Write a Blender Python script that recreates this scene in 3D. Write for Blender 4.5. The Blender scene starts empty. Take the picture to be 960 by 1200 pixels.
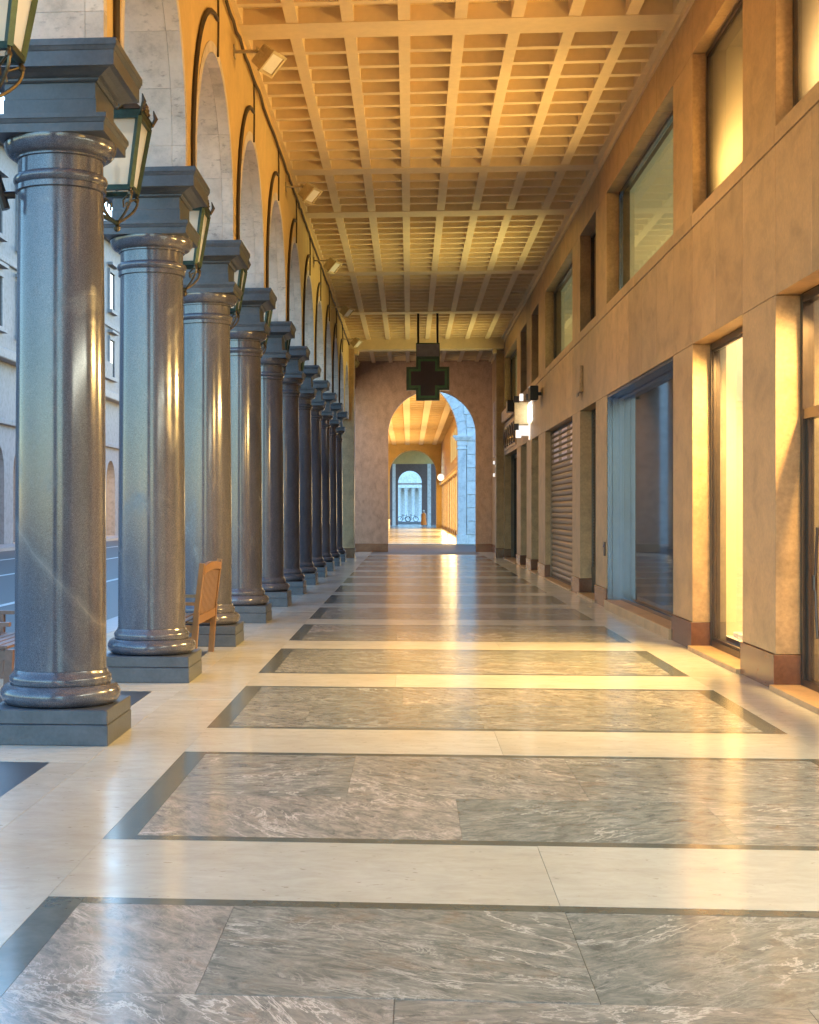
import bpy, bmesh, math, random
from mathutils import Vector, Matrix
random.seed(7)
PI = math.pi
S = bpy.context.scene
C = S.collection

# ------------------------------------------------------------------ camera
F, H, DX = 1730.0, 1.6, 130.0
cam = bpy.data.cameras.new('camera')
co = bpy.data.objects.new('camera', cam)
C.objects.link(co)
co.location = (0, 0, H)
co.rotation_euler = (PI/2, 0, math.atan(DX/F))
cam.sensor_fit = 'AUTO'
cam.sensor_width = 36
cam.lens = F/1200*36
cam.shift_x = DX/1200
cam.clip_start = .1
cam.clip_end = 3000
S.camera = co

# ------------------------------------------------------------------ sky, sun, exposure
W = bpy.data.worlds.new('World')
S.world = W
W.use_nodes = True
SUN_EL, SUN_ROT = math.radians(5.0), math.radians(5)
nt = W.node_tree
sky = nt.nodes.new('ShaderNodeTexSky')
sky.sky_type = 'NISHITA'
sky.sun_disc = False
sky.sun_elevation = SUN_EL
sky.sun_rotation = SUN_ROT
sky.ozone_density = 3.0
sky.air_density = 1.0
sky.dust_density = .2
bg = nt.nodes['Background']
nt.links.new(sky.outputs[0], bg.inputs[0])
bg.inputs[1].default_value = .15
sl = bpy.data.lights.new('sun', 'SUN')
sl.energy = .06
sl.angle = math.radians(12)
sl.color = (1, .9, .8)
so = bpy.data.objects.new('sun', sl)
C.objects.link(so)
sd = Vector((math.sin(SUN_ROT)*math.cos(SUN_EL), math.cos(SUN_ROT)*math.cos(SUN_EL), math.sin(SUN_EL)))
so.rotation_euler = sd.to_track_quat('Z', 'Y').to_euler()
S.view_settings.view_transform = 'Standard'
S.view_settings.look = 'None'
S.view_settings.exposure = 3.66
S.view_settings.gamma = 1
S.cycles.use_denoising = True
S.cycles.max_bounces = 10
S.cycles.diffuse_bounces = 5
S.cycles.glossy_bounces = 5
S.cycles.transmission_bounces = 6
S.cycles.transparent_max_bounces = 16
S.cycles.sample_clamp_indirect = 8
S.cycles.caustics_reflective = False
S.cycles.caustics_refractive = False

# ------------------------------------------------------------------ materials
def new_mat(name):
    m = bpy.data.materials.new(name)
    m.use_nodes = True
    t = m.node_tree
    return m, t, t.nodes['Principled BSDF']

def N(t, typ, **kw):
    n = t.nodes.new(typ)
    for k, v in kw.items():
        if k.startswith('i_'):
            n.inputs[k[2:].replace('_', ' ')].default_value = v
        else:
            setattr(n, k, v)
    return n

def ramp(t, fac, stops):
    r = t.nodes.new('ShaderNodeValToRGB')
    e = r.color_ramp.elements
    while len(e) < len(stops):
        e.new(.5)
    for el, (p, c) in zip(e, stops):
        el.position = p
        el.color = (*c, 1) if len(c) == 3 else c
    t.links.new(fac, r.inputs[0])
    return r.outputs[0]

def mixc(t, fac, a, b, mode='MIX'):
    n = t.nodes.new('ShaderNodeMix')
    n.data_type = 'RGBA'
    n.blend_type = mode
    for s, v in ((n.inputs[0], fac), (n.inputs[6], a), (n.inputs[7], b)):
        if hasattr(v, 'links'):
            t.links.new(v, s)
        elif isinstance(v, (int, float)):
            s.default_value = v
        else:
            s.default_value = (*v, 1)
    return n.outputs[2]

def math_n(t, op, a, b=0.0):
    n = t.nodes.new('ShaderNodeMath')
    n.operation = op
    for s, v in ((n.inputs[0], a), (n.inputs[1], b)):
        if hasattr(v, 'links'):
            t.links.new(v, s)
        else:
            s.default_value = v
    return n.outputs[0]

def pos(t, scale=(1, 1, 1), rnd=0.0):
    """world position, shifted per object by a random amount"""
    g = t.nodes.new('ShaderNodeNewGeometry')
    out = g.outputs['Position']
    if rnd:
        oi = t.nodes.new('ShaderNodeObjectInfo')
        cx = t.nodes.new('ShaderNodeCombineXYZ')
        a = math_n(t, 'MULTIPLY', oi.outputs['Random'], 37.0*rnd)
        b = math_n(t, 'MULTIPLY', oi.outputs['Random'], 91.0*rnd)
        t.links.new(a, cx.inputs[0]); t.links.new(b, cx.inputs[1]); t.links.new(a, cx.inputs[2])
        ad = t.nodes.new('ShaderNodeVectorMath')
        ad.operation = 'ADD'
        t.links.new(out, ad.inputs[0]); t.links.new(cx.outputs[0], ad.inputs[1])
        out = ad.outputs[0]
    if scale != (1, 1, 1):
        mp = t.nodes.new('ShaderNodeVectorMath')
        mp.operation = 'MULTIPLY'
        mp.inputs[1].default_value = scale
        t.links.new(out, mp.inputs[0])
        out = mp.outputs[0]
    return out

def noise(t, vec, scale, detail=4, rough=.55, dist=0.0):
    n = t.nodes.new('ShaderNodeTexNoise')
    n.inputs['Scale'].default_value = scale
    n.inputs['Detail'].default_value = detail
    n.inputs['Roughness'].default_value = rough
    n.inputs['Distortion'].default_value = dist
    t.links.new(vec, n.inputs['Vector'])
    return n.outputs[0]

def bump(t, b, h, strength=.2, dist=.01):
    n = t.nodes.new('ShaderNodeBump')
    n.inputs['Strength'].default_value = strength
    n.inputs['Distance'].default_value = dist
    t.links.new(h, n.inputs['Height'])
    t.links.new(n.outputs[0], b.inputs['Normal'])

def rnd_out(t):
    return t.nodes.new('ShaderNodeObjectInfo').outputs['Random']

def plain(name, col, rough=.5, metal=0.0, var=.25, scale=6.0, bmp=0.0, spec=.5, stretch=(1, 1, 1), objvar=0.0):
    """simple surface: base colour varied by two sizes of noise, plus roughness variation"""
    m, t, b = new_mat(name)
    p = pos(t, stretch, .3)
    n1 = noise(t, p, scale, 5)
    n2 = noise(t, p, scale*7, 3)
    f = math_n(t, 'ADD', math_n(t, 'MULTIPLY', n1, .65), math_n(t, 'MULTIPLY', n2, .35))
    lo = tuple(c*(1-var) for c in col)
    hi = tuple(min(1, c*(1+var)) for c in col)
    c = ramp(t, f, [(.3, lo), (.7, hi)])
    if objvar:
        k = math_n(t, 'ADD', math_n(t, 'MULTIPLY', rnd_out(t), 2*objvar), 1-objvar)
        cc = t.nodes.new('ShaderNodeCombineColor')
        for i in range(3):
            t.links.new(k, cc.inputs[i])
        c = mixc(t, 1.0, c, cc.outputs[0], 'MULTIPLY')
    t.links.new(c, b.inputs['Base Color'])
    r = math_n(t, 'ADD', math_n(t, 'MULTIPLY', n1, .3*rough), rough*.85)
    t.links.new(r, b.inputs['Roughness'])
    b.inputs['Metallic'].default_value = metal
    b.inputs['Specular IOR Level'].default_value = spec
    if bmp:
        bump(t, b, n2, bmp, .01)
    return m

M = {}
# polished cream travertine of the floor
def mk_travertine():
    m, t, b = new_mat('floor_travertine')
    p = pos(t, (1, 1, 1), .4)
    big = noise(t, p, .9, 4)
    ps = pos(t, (1.0, 1.9, 1), .4)
    st = noise(t, ps, 5, 9, .72, .5)
    c = ramp(t, st, [(.3, (.545, .535, .475)), (.52, (.625, .62, .555)), (.75, (.69, .69, .63))])
    c2 = ramp(t, big, [(.3, (.88, .84, .77)), (.7, (1, 1, 1))])
    c = mixc(t, 1.0, c, c2, 'MULTIPLY')
    k = math_n(t, 'ADD', math_n(t, 'MULTIPLY', rnd_out(t), .16), .86)
    cc = t.nodes.new('ShaderNodeCombineColor')
    for i in range(3):
        t.links.new(k, cc.inputs[i])
    c = mixc(t, 1.0, c, cc.outputs[0], 'MULTIPLY')
    # pits
    pp = pos(t, (15, 26, 1), .4)
    pit = noise(t, pp, 1.0, 3, .6)
    pm = ramp(t, pit, [(.675, (0, 0, 0)), (.71, (1, 1, 1))])
    c = mixc(t, math_n(t, 'MULTIPLY', pm, .55), c, (.22, .18, .13))
    # worn dirt
    d = noise(t, p, 2.3, 6, .65)
    dm = ramp(t, d, [(.52, (0, 0, 0)), (.72, (1, 1, 1))])
    c = mixc(t, math_n(t, 'MULTIPLY', dm, .22), c, (.30, .26, .21))
    t.links.new(c, b.inputs['Base Color'])
    r = math_n(t, 'ADD', math_n(t, 'MULTIPLY', d, .22), .08)
    t.links.new(r, b.inputs['Roughness'])
    b.inputs['Specular IOR Level'].default_value = .5
    bump(t, b, noise(t, p, 1.3, 3), .05, .02)
    return m
M['trav'] = mk_travertine()

def mk_marble():
    m, t, b = new_mat('floor_veined_marble')
    # slab random turns the vein direction a little
    g = t.nodes.new('ShaderNodeNewGeometry')
    oi = t.nodes.new('ShaderNodeObjectInfo')
    rot = t.nodes.new('ShaderNodeVectorRotate')
    rot.rotation_type = 'Z_AXIS'
    t.links.new(g.outputs['Position'], rot.inputs['Vector'])
    t.links.new(math_n(t, 'MULTIPLY', math_n(t, 'SUBTRACT', oi.outputs['Random'], .42), 1.9), rot.inputs['Angle'])
    cx = t.nodes.new('ShaderNodeCombineXYZ')
    t.links.new(math_n(t, 'MULTIPLY', oi.outputs['Random'], 61.7), cx.inputs[0])
    t.links.new(math_n(t, 'MULTIPLY', oi.outputs['Random'], 23.1), cx.inputs[1])
    ad = t.nodes.new('ShaderNodeVectorMath'); ad.operation = 'ADD'
    t.links.new(rot.outputs[0], ad.inputs[0]); t.links.new(cx.outputs[0], ad.inputs[1])
    def sc(v):
        mp = t.nodes.new('ShaderNodeVectorMath'); mp.operation = 'MULTIPLY'
        mp.inputs[1].default_value = v
        t.links.new(ad.outputs[0], mp.inputs[0])
        return mp.outputs[0]
    body = noise(t, sc((1.5, 2.6, 1)), 3.6, 10, .74, 1.0)
    c = ramp(t, body, [(.28, (.095, .106, .103)), (.45, (.20, .211, .203)), (.58, (.30, .302, .283)), (.74, (.46, .45, .425))])
    # long soft streaks
    st = noise(t, sc((1.4, 5.5, 1)), 3.6, 10, .74, 1.4)
    sm = ramp(t, st, [(.52, (0, 0, 0)), (.56, (1, 1, 1)), (.60, (0, 0, 0))])
    c = mixc(t, math_n(t, 'MULTIPLY', sm, .55), c, (.42, .40, .37))
    # thin white veins: where a distorted noise crosses its middle
    def vein(scale, dist, w, v):
        n = noise(t, sc(v), scale, 9, .66, dist)
        a = math_n(t, 'ABSOLUTE', math_n(t, 'SUBTRACT', n, .5))
        return ramp(t, a, [(0, (1, 1, 1)), (w*.5, (.85, .85, .85)), (w*1.2, (0, 0, 0))])
    v1 = vein(1.5, .9, .013, (1, 2.4, 1))
    gate = ramp(t, noise(t, sc((1, 1.6, 1)), 1.1, 3), [(.42, (0, 0, 0)), (.6, (1, 1, 1))])
    c = mixc(t, math_n(t, 'MULTIPLY', math_n(t, 'MULTIPLY', v1, gate), .72), c, (.70, .695, .67))
    v2 = vein(3.0, 1.3, .016, (1, 2.2, 1))
    gate2 = ramp(t, noise(t, sc((1, 1.2, 1)), 1.9, 3), [(.48, (0, 0, 0)), (.62, (1, 1, 1))])
    c = mixc(t, math_n(t, 'MULTIPLY', math_n(t, 'MULTIPLY', v2, gate2), .6), c, (.58, .57, .55))
    # rusty stains
    ru = ramp(t, noise(t, sc((1, 1.4, 1)), 2.7, 6, .7, .8), [(.56, (0, 0, 0)), (.70, (1, 1, 1))])
    c = mixc(t, math_n(t, 'MULTIPLY', ru, .34), c, (.27, .16, .09))
    hs = ramp(t, oi.outputs['Random'], [(0, (.78, .86, .85)), (.35, (1.04, 1.0, .95)), (.7, (.90, .92, .88)), (1, (1.25, 1.15, 1.08))])
    c = mixc(t, 1.0, c, hs, 'MULTIPLY')
    t.links.new(c, b.inputs['Base Color'])
    r = math_n(t, 'ADD', math_n(t, 'MULTIPLY', body, .16), .12)
    t.links.new(r, b.inputs['Roughness'])
    bump(t, b, noise(t, sc((1, 1, 1)), 1.3, 3), .05, .02)
    return m
M['marble'] = mk_marble()
M['border'] = plain('floor_green_border', (.13, .14, .12), .16, var=.3, scale=3, objvar=.12)
M['inset'] = plain('floor_dark_inset', (.045, .05, .06), .35, var=.35, scale=5)
M['joint'] = plain('floor_joint', (.16, .14, .115), .8)

def mk_granite():
    m, t, b = new_mat('polished_grey_granite')
    p = pos(t)
    sp = noise(t, p, 190, 2, .6)
    c = ramp(t, sp, [(.32, (.043, .043, .059)), (.5, (.086, .087, .112)), (.68, (.15, .149, .178))])
    big = noise(t, pos(t, (1, 1, .35), .6), 1.6, 6, .65)
    c2 = ramp(t, big, [(.3, (.66, .68, .72)), (.7, (1.22, 1.18, 1.14))])
    c = mixc(t, 1.0, c, c2, 'MULTIPLY')
    # pale scuffs, mostly low on the shaft
    sw = noise(t, pos(t, (2, 2, 1.1)), 1.1, 7, .72, 1.2)
    sx = ramp(t, sw, [(.54, (0, 0, 0)), (.66, (1, 1, 1))])
    c = mixc(t, math_n(t, 'MULTIPLY', sx, .10), c, (.33, .33, .32))
    a = math_n(t, 'ABSOLUTE', math_n(t, 'SUBTRACT', noise(t, pos(t, (1, 1, .6), .5), 1.5, 4, .5, .8), .5))
    vn = ramp(t, a, [(0, (1, 1, 1)), (.007, (0, 0, 0))])
    c = mixc(t, math_n(t, 'MULTIPLY', vn, .04), c, (.4, .4, .38))
    # long pale scratch worn across the first shaft
    g = t.nodes.new('ShaderNodeNewGeometry')
    sep = t.nodes.new('ShaderNodeSeparateXYZ')
    t.links.new(g.outputs['Position'], sep.inputs[0])
    wob = math_n(t, 'MULTIPLY', math_n(t, 'SUBTRACT', noise(t, p, 3, 4), .5), .16)
    ln = math_n(t, 'ADD', math_n(t, 'SUBTRACT', sep.outputs[2], 1.36), math_n(t, 'MULTIPLY', math_n(t, 'ADD', sep.outputs[0], 2.63), 1.2))
    ln = math_n(t, 'ABSOLUTE', math_n(t, 'ADD', ln, wob))
    lm = ramp(t, ln, [(0, (1, 1, 1)), (.012, (.5, .5, .5)), (.07, (0, 0, 0))])
    near = math_n(t, 'LESS_THAN', sep.outputs[1], 10.5)
    lm = math_n(t, 'MULTIPLY', math_n(t, 'MULTIPLY', lm, near), math_n(t, 'MULTIPLY', noise(t, p, 5, 5), .42))
    c = mixc(t, lm, c, (.40, .41, .40))
    t.links.new(c, b.inputs['Base Color'])
    r = math_n(t, 'ADD', math_n(t, 'MULTIPLY', sx, .12), .155)
    t.links.new(r, b.inputs['Roughness'])
    b.inputs['Specular IOR Level'].default_value = .62
    bump(t, b, noise(t, pos(t, (1, 1, .22)), 2.2, 3), .12, .02)
    return m
M['granite'] = mk_granite()
M['granite_rough'] = plain('honed_grey_granite', (.066, .075, .092), .42, var=.35, scale=5, bmp=.12)

def mk_wallstone(name, base, streak=(3.5, 3.5, .5), rough=.42):
    m, t, b = new_mat(name)
    p = pos(t, (1, 1, 1), .5)
    s = noise(t, pos(t, streak, .5), 2.6, 6, .62, .4)
    f = noise(t, p, 26, 4, .6)
    c = ramp(t, s, [(.28, tuple(x*.72 for x in base)), (.5, base), (.75, tuple(min(1, x*1.2) for x in base))])
    c2 = ramp(t, f, [(.3, (.82, .80, .78)), (.65, (1.05, 1.05, 1.05))])
    c = mixc(t, 1.0, c, c2, 'MULTIPLY')
    k = math_n(t, 'ADD', math_n(t, 'MULTIPLY', rnd_out(t), .20), .88)
    cc = t.nodes.new('ShaderNodeCombineColor')
    for i in range(3):
        t.links.new(k, cc.inputs[i])
    c = mixc(t, 1.0, c, cc.outputs[0], 'MULTIPLY')
    st = ramp(t, noise(t, p, 1.1, 6, .7), [(.55, (0, 0, 0)), (.75, (1, 1, 1))])
    c = mixc(t, math_n(t, 'MULTIPLY', st, .3), c, tuple(x*.45 for x in base))
    t.links.new(c, b.inputs['Base Color'])
    t.links.new(math_n(t, 'ADD', math_n(t, 'MULTIPLY', f, .25), rough-.12), b.inputs['Roughness'])
    bump(t, b, f, .08, .01)
    return m
M['wall'] = mk_wallstone('honed_travertine_cladding', (.46, .305, .16), (1.2, .8, 1.25))
M['endwall'] = mk_wallstone('brown_stone_wall', (.44, .31, .23), (2, 2, 1.2), .6)
M['skirt'] = plain('red_brown_marble', (.17, .072, .04), .22, var=.35, scale=4, objvar=.15)
M['plaster'] = plain('ochre_plaster', (.60, .42, .175), .75, var=.14, scale=1.6, bmp=.06)
M['ceil'] = plain('cream_ceiling_paint', (.66, .50, .245), .7, var=.10, scale=1.2, bmp=.04)
M['ceilrib'] = plain('pale_rib_paint', (.72, .565, .33), .65, var=.10, scale=1.5, bmp=.04)

def mk_stone(name, base, hole=.6):
    m, t, b = new_mat(name)
    p = pos(t, (1, 1, 1), .5)
    s = noise(t, p, 3.5, 10, .74)
    c = ramp(t, s, [(.3, tuple(x*.66 for x in base)), (.5, base), (.7, tuple(min(1, x*1.15) for x in base))])
    pit = noise(t, pos(t, (9, 9, 24), .5), 1.4, 4, .65)
    pm = ramp(t, pit, [(.56, (0, 0, 0)), (.68, (1, 1, 1))])
    gate = ramp(t, noise(t, p, 1.3, 3), [(.42, (0, 0, 0)), (.6, (1, 1, 1))])
    mk = math_n(t, 'MULTIPLY', pm, gate)
    c = mixc(t, math_n(t, 'MULTIPLY', mk, hole), c, tuple(x*.28 for x in base))
    k = math_n(t, 'ADD', math_n(t, 'MULTIPLY', rnd_out(t), .18), .90)
    cc = t.nodes.new('ShaderNodeCombineColor')
    for i in range(3):
        t.links.new(k, cc.inputs[i])
    c = mixc(t, 1.0, c, cc.outputs[0], 'MULTIPLY')
    t.links.new(c, b.inputs['Base Color'])
    b.inputs['Roughness'].default_value = .75
    bump(t, b, math_n(t, 'SUBTRACT', s, math_n(t, 'MULTIPLY', mk, .6)), .25, .015)
    return m
M['stone'] = mk_stone('pitted_pale_stone', (.60, .52, .455))
M['whitestone'] = mk_stone('white_dressed_stone', (.66, .66, .66), .25)
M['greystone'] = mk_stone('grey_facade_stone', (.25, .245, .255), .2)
M['asphalt'] = plain('asphalt', (.06, .06, .065), .55, var=.3, scale=14, bmp=.2)
M['paint'] = plain('road_paint', (.6, .6, .58), .6)
M['kerb'] = plain('kerb_granite', (.30, .30, .31), .5, var=.25)
M['iron'] = plain('dark_green_iron', (.03, .055, .045), .4, metal=.6, var=.4, scale=20)
M['bronze'] = plain('aged_bronze', (.10, .075, .045), .4, metal=.7, var=.35, scale=20)
M['black'] = plain('black_metal', (.015, .015, .017), .4, metal=.3)
M['frame'] = plain('dark_bronze_frame', (.075, .055, .045), .3, metal=.6, var=.2)
M['bluemetal'] = plain('brushed_steel', (.17, .20, .28), .22, metal=.9, var=.12, scale=3, stretch=(1, 1, .2))
M['cable'] = plain('brown_cable', (.05, .03, .015), .55)
M['wood'] = plain('varnished_wood', (.20, .105, .04), .4, var=.35, scale=3, stretch=(6, 6, .8))
M['benchwood'] = plain('weathered_bench_wood', (.13, .075, .06), .5, var=.3, scale=4, stretch=(6, 1, 6))
M['flood'] = plain('ochre_lamp_housing', (.52, .42, .24), .5)
M['lens'] = plain('lamp_lens', (.75, .75, .72), .12)
M['shutter'] = plain('brown_shutter', (.27, .185, .12), .38, metal=.2, var=.2, objvar=.12)
M['darkshutter'] = plain('dark_brown_grille', (.09, .06, .035), .4, metal=.3, objvar=.2)
M['lilac'] = plain('lilac_slot', (.62, .52, .66), .3)  # pale colour stands in for light glinting through the slots
M['room'] = plain('shop_wall_cream', (.72, .60, .42), .6, var=.05)
M['peach'] = plain('shop_wall_peach', (.70, .52, .40), .5, var=.05)
M['upper_room'] = plain('upper_room_wall', (.34, .29, .21), .6, var=.12, scale=1.2)
M['upper_peach'] = plain('upper_room_peach', (.40, .29, .22), .6, var=.08)
M['greyroom'] = plain('grey_shop_wall', (.30, .28, .30), .6, var=.25, scale=2)
M['display'] = plain('white_display_board', (.80, .76, .70), .35, var=.04)
M['blind'] = plain('greenish_glow_blind', (.50, .50, .34), .6, var=.12, stretch=(1, 1, 9))
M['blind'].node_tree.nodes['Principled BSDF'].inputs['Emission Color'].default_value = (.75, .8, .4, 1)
M['blind'].node_tree.nodes['Principled BSDF'].inputs['Emission Strength'].default_value = .022  # painted glow, stands in for light on and behind the blinds
M['darkroom'] = plain('dark_interior', (.11, .105, .11), .6)
M['greybox'] = plain('grey_sign_box', (.30, .27, .26), .4)
M['green'] = plain('green_sign_rim', (.035, .085, .03), .35)
M['maroon'] = plain('maroon_led_panel', (.075, .04, .035), .45, scale=40)
M['orange'] = plain('orange_coat', (.85, .20, .02), .7)
M['skin'] = plain('skin', (.5, .33, .25), .5)
M['hair'] = plain('pale_hat', (.6, .55, .5), .7)
M['pinkboard'] = plain('pale_pink_board', (.55, .42, .40), .5)

def emit(name, col, s, refl=True):
    m, t, b = new_mat(name)
    b.inputs['Base Color'].default_value = (*[c*.6 for c in col], 1)
    b.inputs['Emission Color'].default_value = (*col, 1)
    b.inputs['Emission Strength'].default_value = s
    b.inputs['Roughness'].default_value = .15
    return m
M['e_warm'] = emit('lit_warm_lamp', (1, .72, .36), .16)
M['e_white'] = emit('lit_white_sign', (1, .98, .95), .07)
M['e_gold'] = emit('lit_gold_window', (1, .60, .17), .14)

def glass(name, tint=(1, 1, 1), rough=.02, dark=None):
    m, t, b = new_mat(name)
    o = t.nodes['Material Output']
    tr = N(t, 'ShaderNodeBsdfTransparent')
    tr.inputs[0].default_value = (*tint, 1)
    gl = N(t, 'ShaderNodeBsdfGlossy')
    gl.inputs['Roughness'].default_value = rough
    fr = N(t, 'ShaderNodeFresnel')
    fr.inputs[0].default_value = 1.5
    mx = N(t, 'ShaderNodeMixShader')
    gm = N(t, 'ShaderNodeNewGeometry')
    t.links.new(math_n(t, 'MULTIPLY', fr.outputs[0], math_n(t, 'SUBTRACT', 1.0, gm.outputs['Backfacing'])), mx.inputs[0])
    t.links.new(tr.outputs[0], mx.inputs[1])
    t.links.new(gl.outputs[0], mx.inputs[2])
    t.links.new(mx.outputs[0], o.inputs[0])
    return m
M['glass'] = glass('window_glass', (.93, .95, .93))
M['greyglass'] = glass('grey_window_glass', (.55, .58, .58), .03)
M['lampglass'] = glass('lantern_glass', (.85, .85, .82), .08)
_t = M['lampglass'].node_tree                      # dusty panes: part of the light is scattered
_o = _t.nodes['Material Output']
_src = _o.inputs[0].links[0].from_socket
_d = N(_t, 'ShaderNodeBsdfTranslucent'); _d.inputs[0].default_value = (.75, .72, .66, 1)
_d2 = N(_t, 'ShaderNodeBsdfDiffuse'); _d2.inputs[0].default_value = (.75, .72, .66, 1)
_a = N(_t, 'ShaderNodeAddShader'); _t.links.new(_d.outputs[0], _a.inputs[0]); _t.links.new(_d2.outputs[0], _a.inputs[1])
_m = N(_t, 'ShaderNodeMixShader'); _m.inputs[0].default_value = .32
_t.links.new(_src, _m.inputs[1]); _t.links.new(_a.outputs[0], _m.inputs[2]); _t.links.new(_m.outputs[0], _o.inputs[0])
def frosted():
    m, t, b = new_mat('frosted_glass')
    o = t.nodes['Material Output']
    tr = N(t, 'ShaderNodeBsdfTransparent'); tr.inputs[0].default_value = (.95, .92, .85, 1)
    tl = N(t, 'ShaderNodeBsdfTranslucent'); tl.inputs[0].default_value = (.92, .86, .72, 1)
    gl = N(t, 'ShaderNodeBsdfGlossy'); gl.inputs['Roughness'].default_value = .28
    m1 = N(t, 'ShaderNodeMixShader'); m1.inputs[0].default_value = .06
    t.links.new(tr.outputs[0], m1.inputs[1]); t.links.new(tl.outputs[0], m1.inputs[2])
    m2 = N(t, 'ShaderNodeMixShader'); m2.inputs[0].default_value = .14
    t.links.new(m1.outputs[0], m2.inputs[1]); t.links.new(gl.outputs[0], m2.inputs[2])
    t.links.new(m2.outputs[0], o.inputs[0])
    return m
M['frosted'] = frosted()
def darkpane():
    m, t, b = new_mat('dark_window_pane')
    b.inputs['Base Color'].default_value = (.02, .022, .026, 1)
    b.inputs['Roughness'].default_value = .05
    return m
M['darkpane'] = darkpane()

# ------------------------------------------------------------------ mesh helpers
class MB:
    """collects shapes; build() links them as ONE mesh object"""
    def __init__(s):
        s.v, s.f, s.m, s.smooth = [], [], [], []
    def quad(s, a, b, c, d, mi=0):
        n = len(s.v)
        s.v += [a, b, c, d]
        s.f.append((n, n+1, n+2, n+3)); s.m.append(mi); s.smooth.append(False)
    def add(s, vs, fs, mi=0, smooth=False):
        n = len(s.v)
        s.v += [tuple(v) for v in vs]
        for f in fs:
            s.f.append(tuple(i+n for i in f)); s.m.append(mi); s.smooth.append(smooth)
        return s
    def box(s, x0, x1, y0, y1, z0, z1, mi=0, ch=0.0):
        if ch <= 0:
            vs = [(x, y, z) for z in (z0, z1) for y in (y0, y1) for x in (x0, x1)]
            s.add(vs, [(0, 2, 3, 1), (4, 5, 7, 6), (0, 1, 5, 4), (2, 6, 7, 3), (0, 4, 6, 2), (1, 3, 7, 5)], mi)
        else:
            bm = bmesh.new()
            bmesh.ops.create_cube(bm, size=1)
            bm.transform(Matrix.Translation(((x0+x1)/2, (y0+y1)/2, (z0+z1)/2)) @ Matrix.Diagonal((x1-x0, y1-y0, z1-z0, 1)))
            bmesh.ops.bevel(bm, geom=bm.edges[:], offset=ch, segments=1, affect='EDGES', profile=.5)
            s.add([v.co for v in bm.verts], [[v.index for v in f.verts] for f in bm.faces], mi)
            bm.free()
        return s
    def obox(s, cx, cy, cz, sx, sy, sz, mat, mi=0, ch=0.0):
        k = len(s.v)
        s.box(-sx/2, sx/2, -sy/2, sy/2, -sz/2, sz/2, mi, ch)
        for i in range(k, len(s.v)):
            s.v[i] = tuple(Vector((cx, cy, cz)) + mat @ Vector(s.v[i]))
        return s
    def bar(s, a, b, w, h=None, mi=0):
        a, b = Vector(a), Vector(b)
        h = h or w
        d = (b-a)
        q = d.to_track_quat('Z', 'Y').to_matrix()
        c = (a+b)/2
        return s.obox(c.x, c.y, c.z, w, h, d.length, q, mi)
    def tube(s, pts, r, seg=8, mi=0, caps=True):
        pts = [Vector(p) for p in pts]
        rs = r if isinstance(r, (list, tuple)) else [r]*len(pts)
        k = len(s.v)
        prev = None
        for i, p in enumerate(pts):
            d = (pts[min(i+1, len(pts)-1)] - pts[max(i-1, 0)]).normalized()
            if prev is None:
                u = d.orthogonal().normalized()
            else:
                u = (prev - d*prev.dot(d)).normalized()
            prev = u
            w = d.cross(u)
            for j in range(seg):
                a = 2*PI*j/seg
                s.v.append(tuple(p + (u*math.cos(a)+w*math.sin(a))*rs[i]))
        for i in range(len(pts)-1):
            for j in range(seg):
                a, b = k+i*seg+j, k+i*seg+(j+1) % seg
                s.f.append((a, b, b+seg, a+seg)); s.m.append(mi); s.smooth.append(True)
        if caps:
            s.f.append(tuple(range(k+seg-1, k-1, -1))); s.m.append(mi); s.smooth.append(False)
            e = k+(len(pts)-1)*seg
            s.f.append(tuple(range(e, e+seg))); s.m.append(mi); s.smooth.append(False)
        return s
    def lathe(s, prof, cx=0, cy=0, seg=56, mi=0, sharp=None):
        """prof: list of (r, z) from bottom to top"""
        k = len(s.v)
        for r, z in prof:
            for j in range(seg):
                a = 2*PI*j/seg
                s.v.append((cx+r*math.cos(a), cy+r*math.sin(a), z))
        for i in range(len(prof)-1):
            for j in range(seg):
                a, b = k+i*seg+j, k+i*seg+(j+1) % seg
                s.f.append((a, b, b+seg, a+seg)); s.m.append(mi); s.smooth.append(True)
        s.f.append(tuple(range(k+seg-1, k-1, -1))); s.m.append(mi); s.smooth.append(False)
        e = k+(len(prof)-1)*seg
        s.f.append(tuple(range(e, e+seg))); s.m.append(mi); s.smooth.append(False)
        return s
    def sqlathe(s, prof, mi=0):
        """square mouldings: (half width, z)"""
        k = len(s.v)
        for r, z in prof:
            s.v += [(-r, -r, z), (r, -r, z), (r, r, z), (-r, r, z)]
        for i in range(len(prof)-1):
            for j in range(4):
                a, b = k+i*4+j, k+i*4+(j+1) % 4
                s.f.append((a, b, b+4, a+4)); s.m.append(mi); s.smooth.append(False)
        s.f.append((k+3, k+2, k+1, k)); s.m.append(mi); s.smooth.append(False)
        e = k+(len(prof)-1)*4
        s.f.append((e, e+1, e+2, e+3)); s.m.append(mi); s.smooth.append(False)
        return s
    def mesh(s, name, mats):
        me = bpy.data.meshes.new(name)
        me.from_pydata(s.v, [], s.f)
        for m in (mats if isinstance(mats, (list, tuple)) else [mats]):
            me.materials.append(m)
        me.polygons.foreach_set('material_index', s.m)
        me.polygons.foreach_set('use_smooth', s.smooth)
        me.update()
        bm = bmesh.new(); bm.from_mesh(me)
        bmesh.ops.recalc_face_normals(bm, faces=bm.faces)
        bm.to_mesh(me); bm.free()
        if any(s.smooth):
            me.set_sharp_from_angle(angle=math.radians(35))
        return me
    def build(s, name, mats, parent=None, loc=None):
        return link(name, s.mesh(name, mats), parent, loc)

def link(name, me, parent=None, loc=None):
    o = bpy.data.objects.new(name, me)
    C.objects.link(o)
    if parent:
        o.parent = parent
    if loc:
        o.location = loc
    return o

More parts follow.
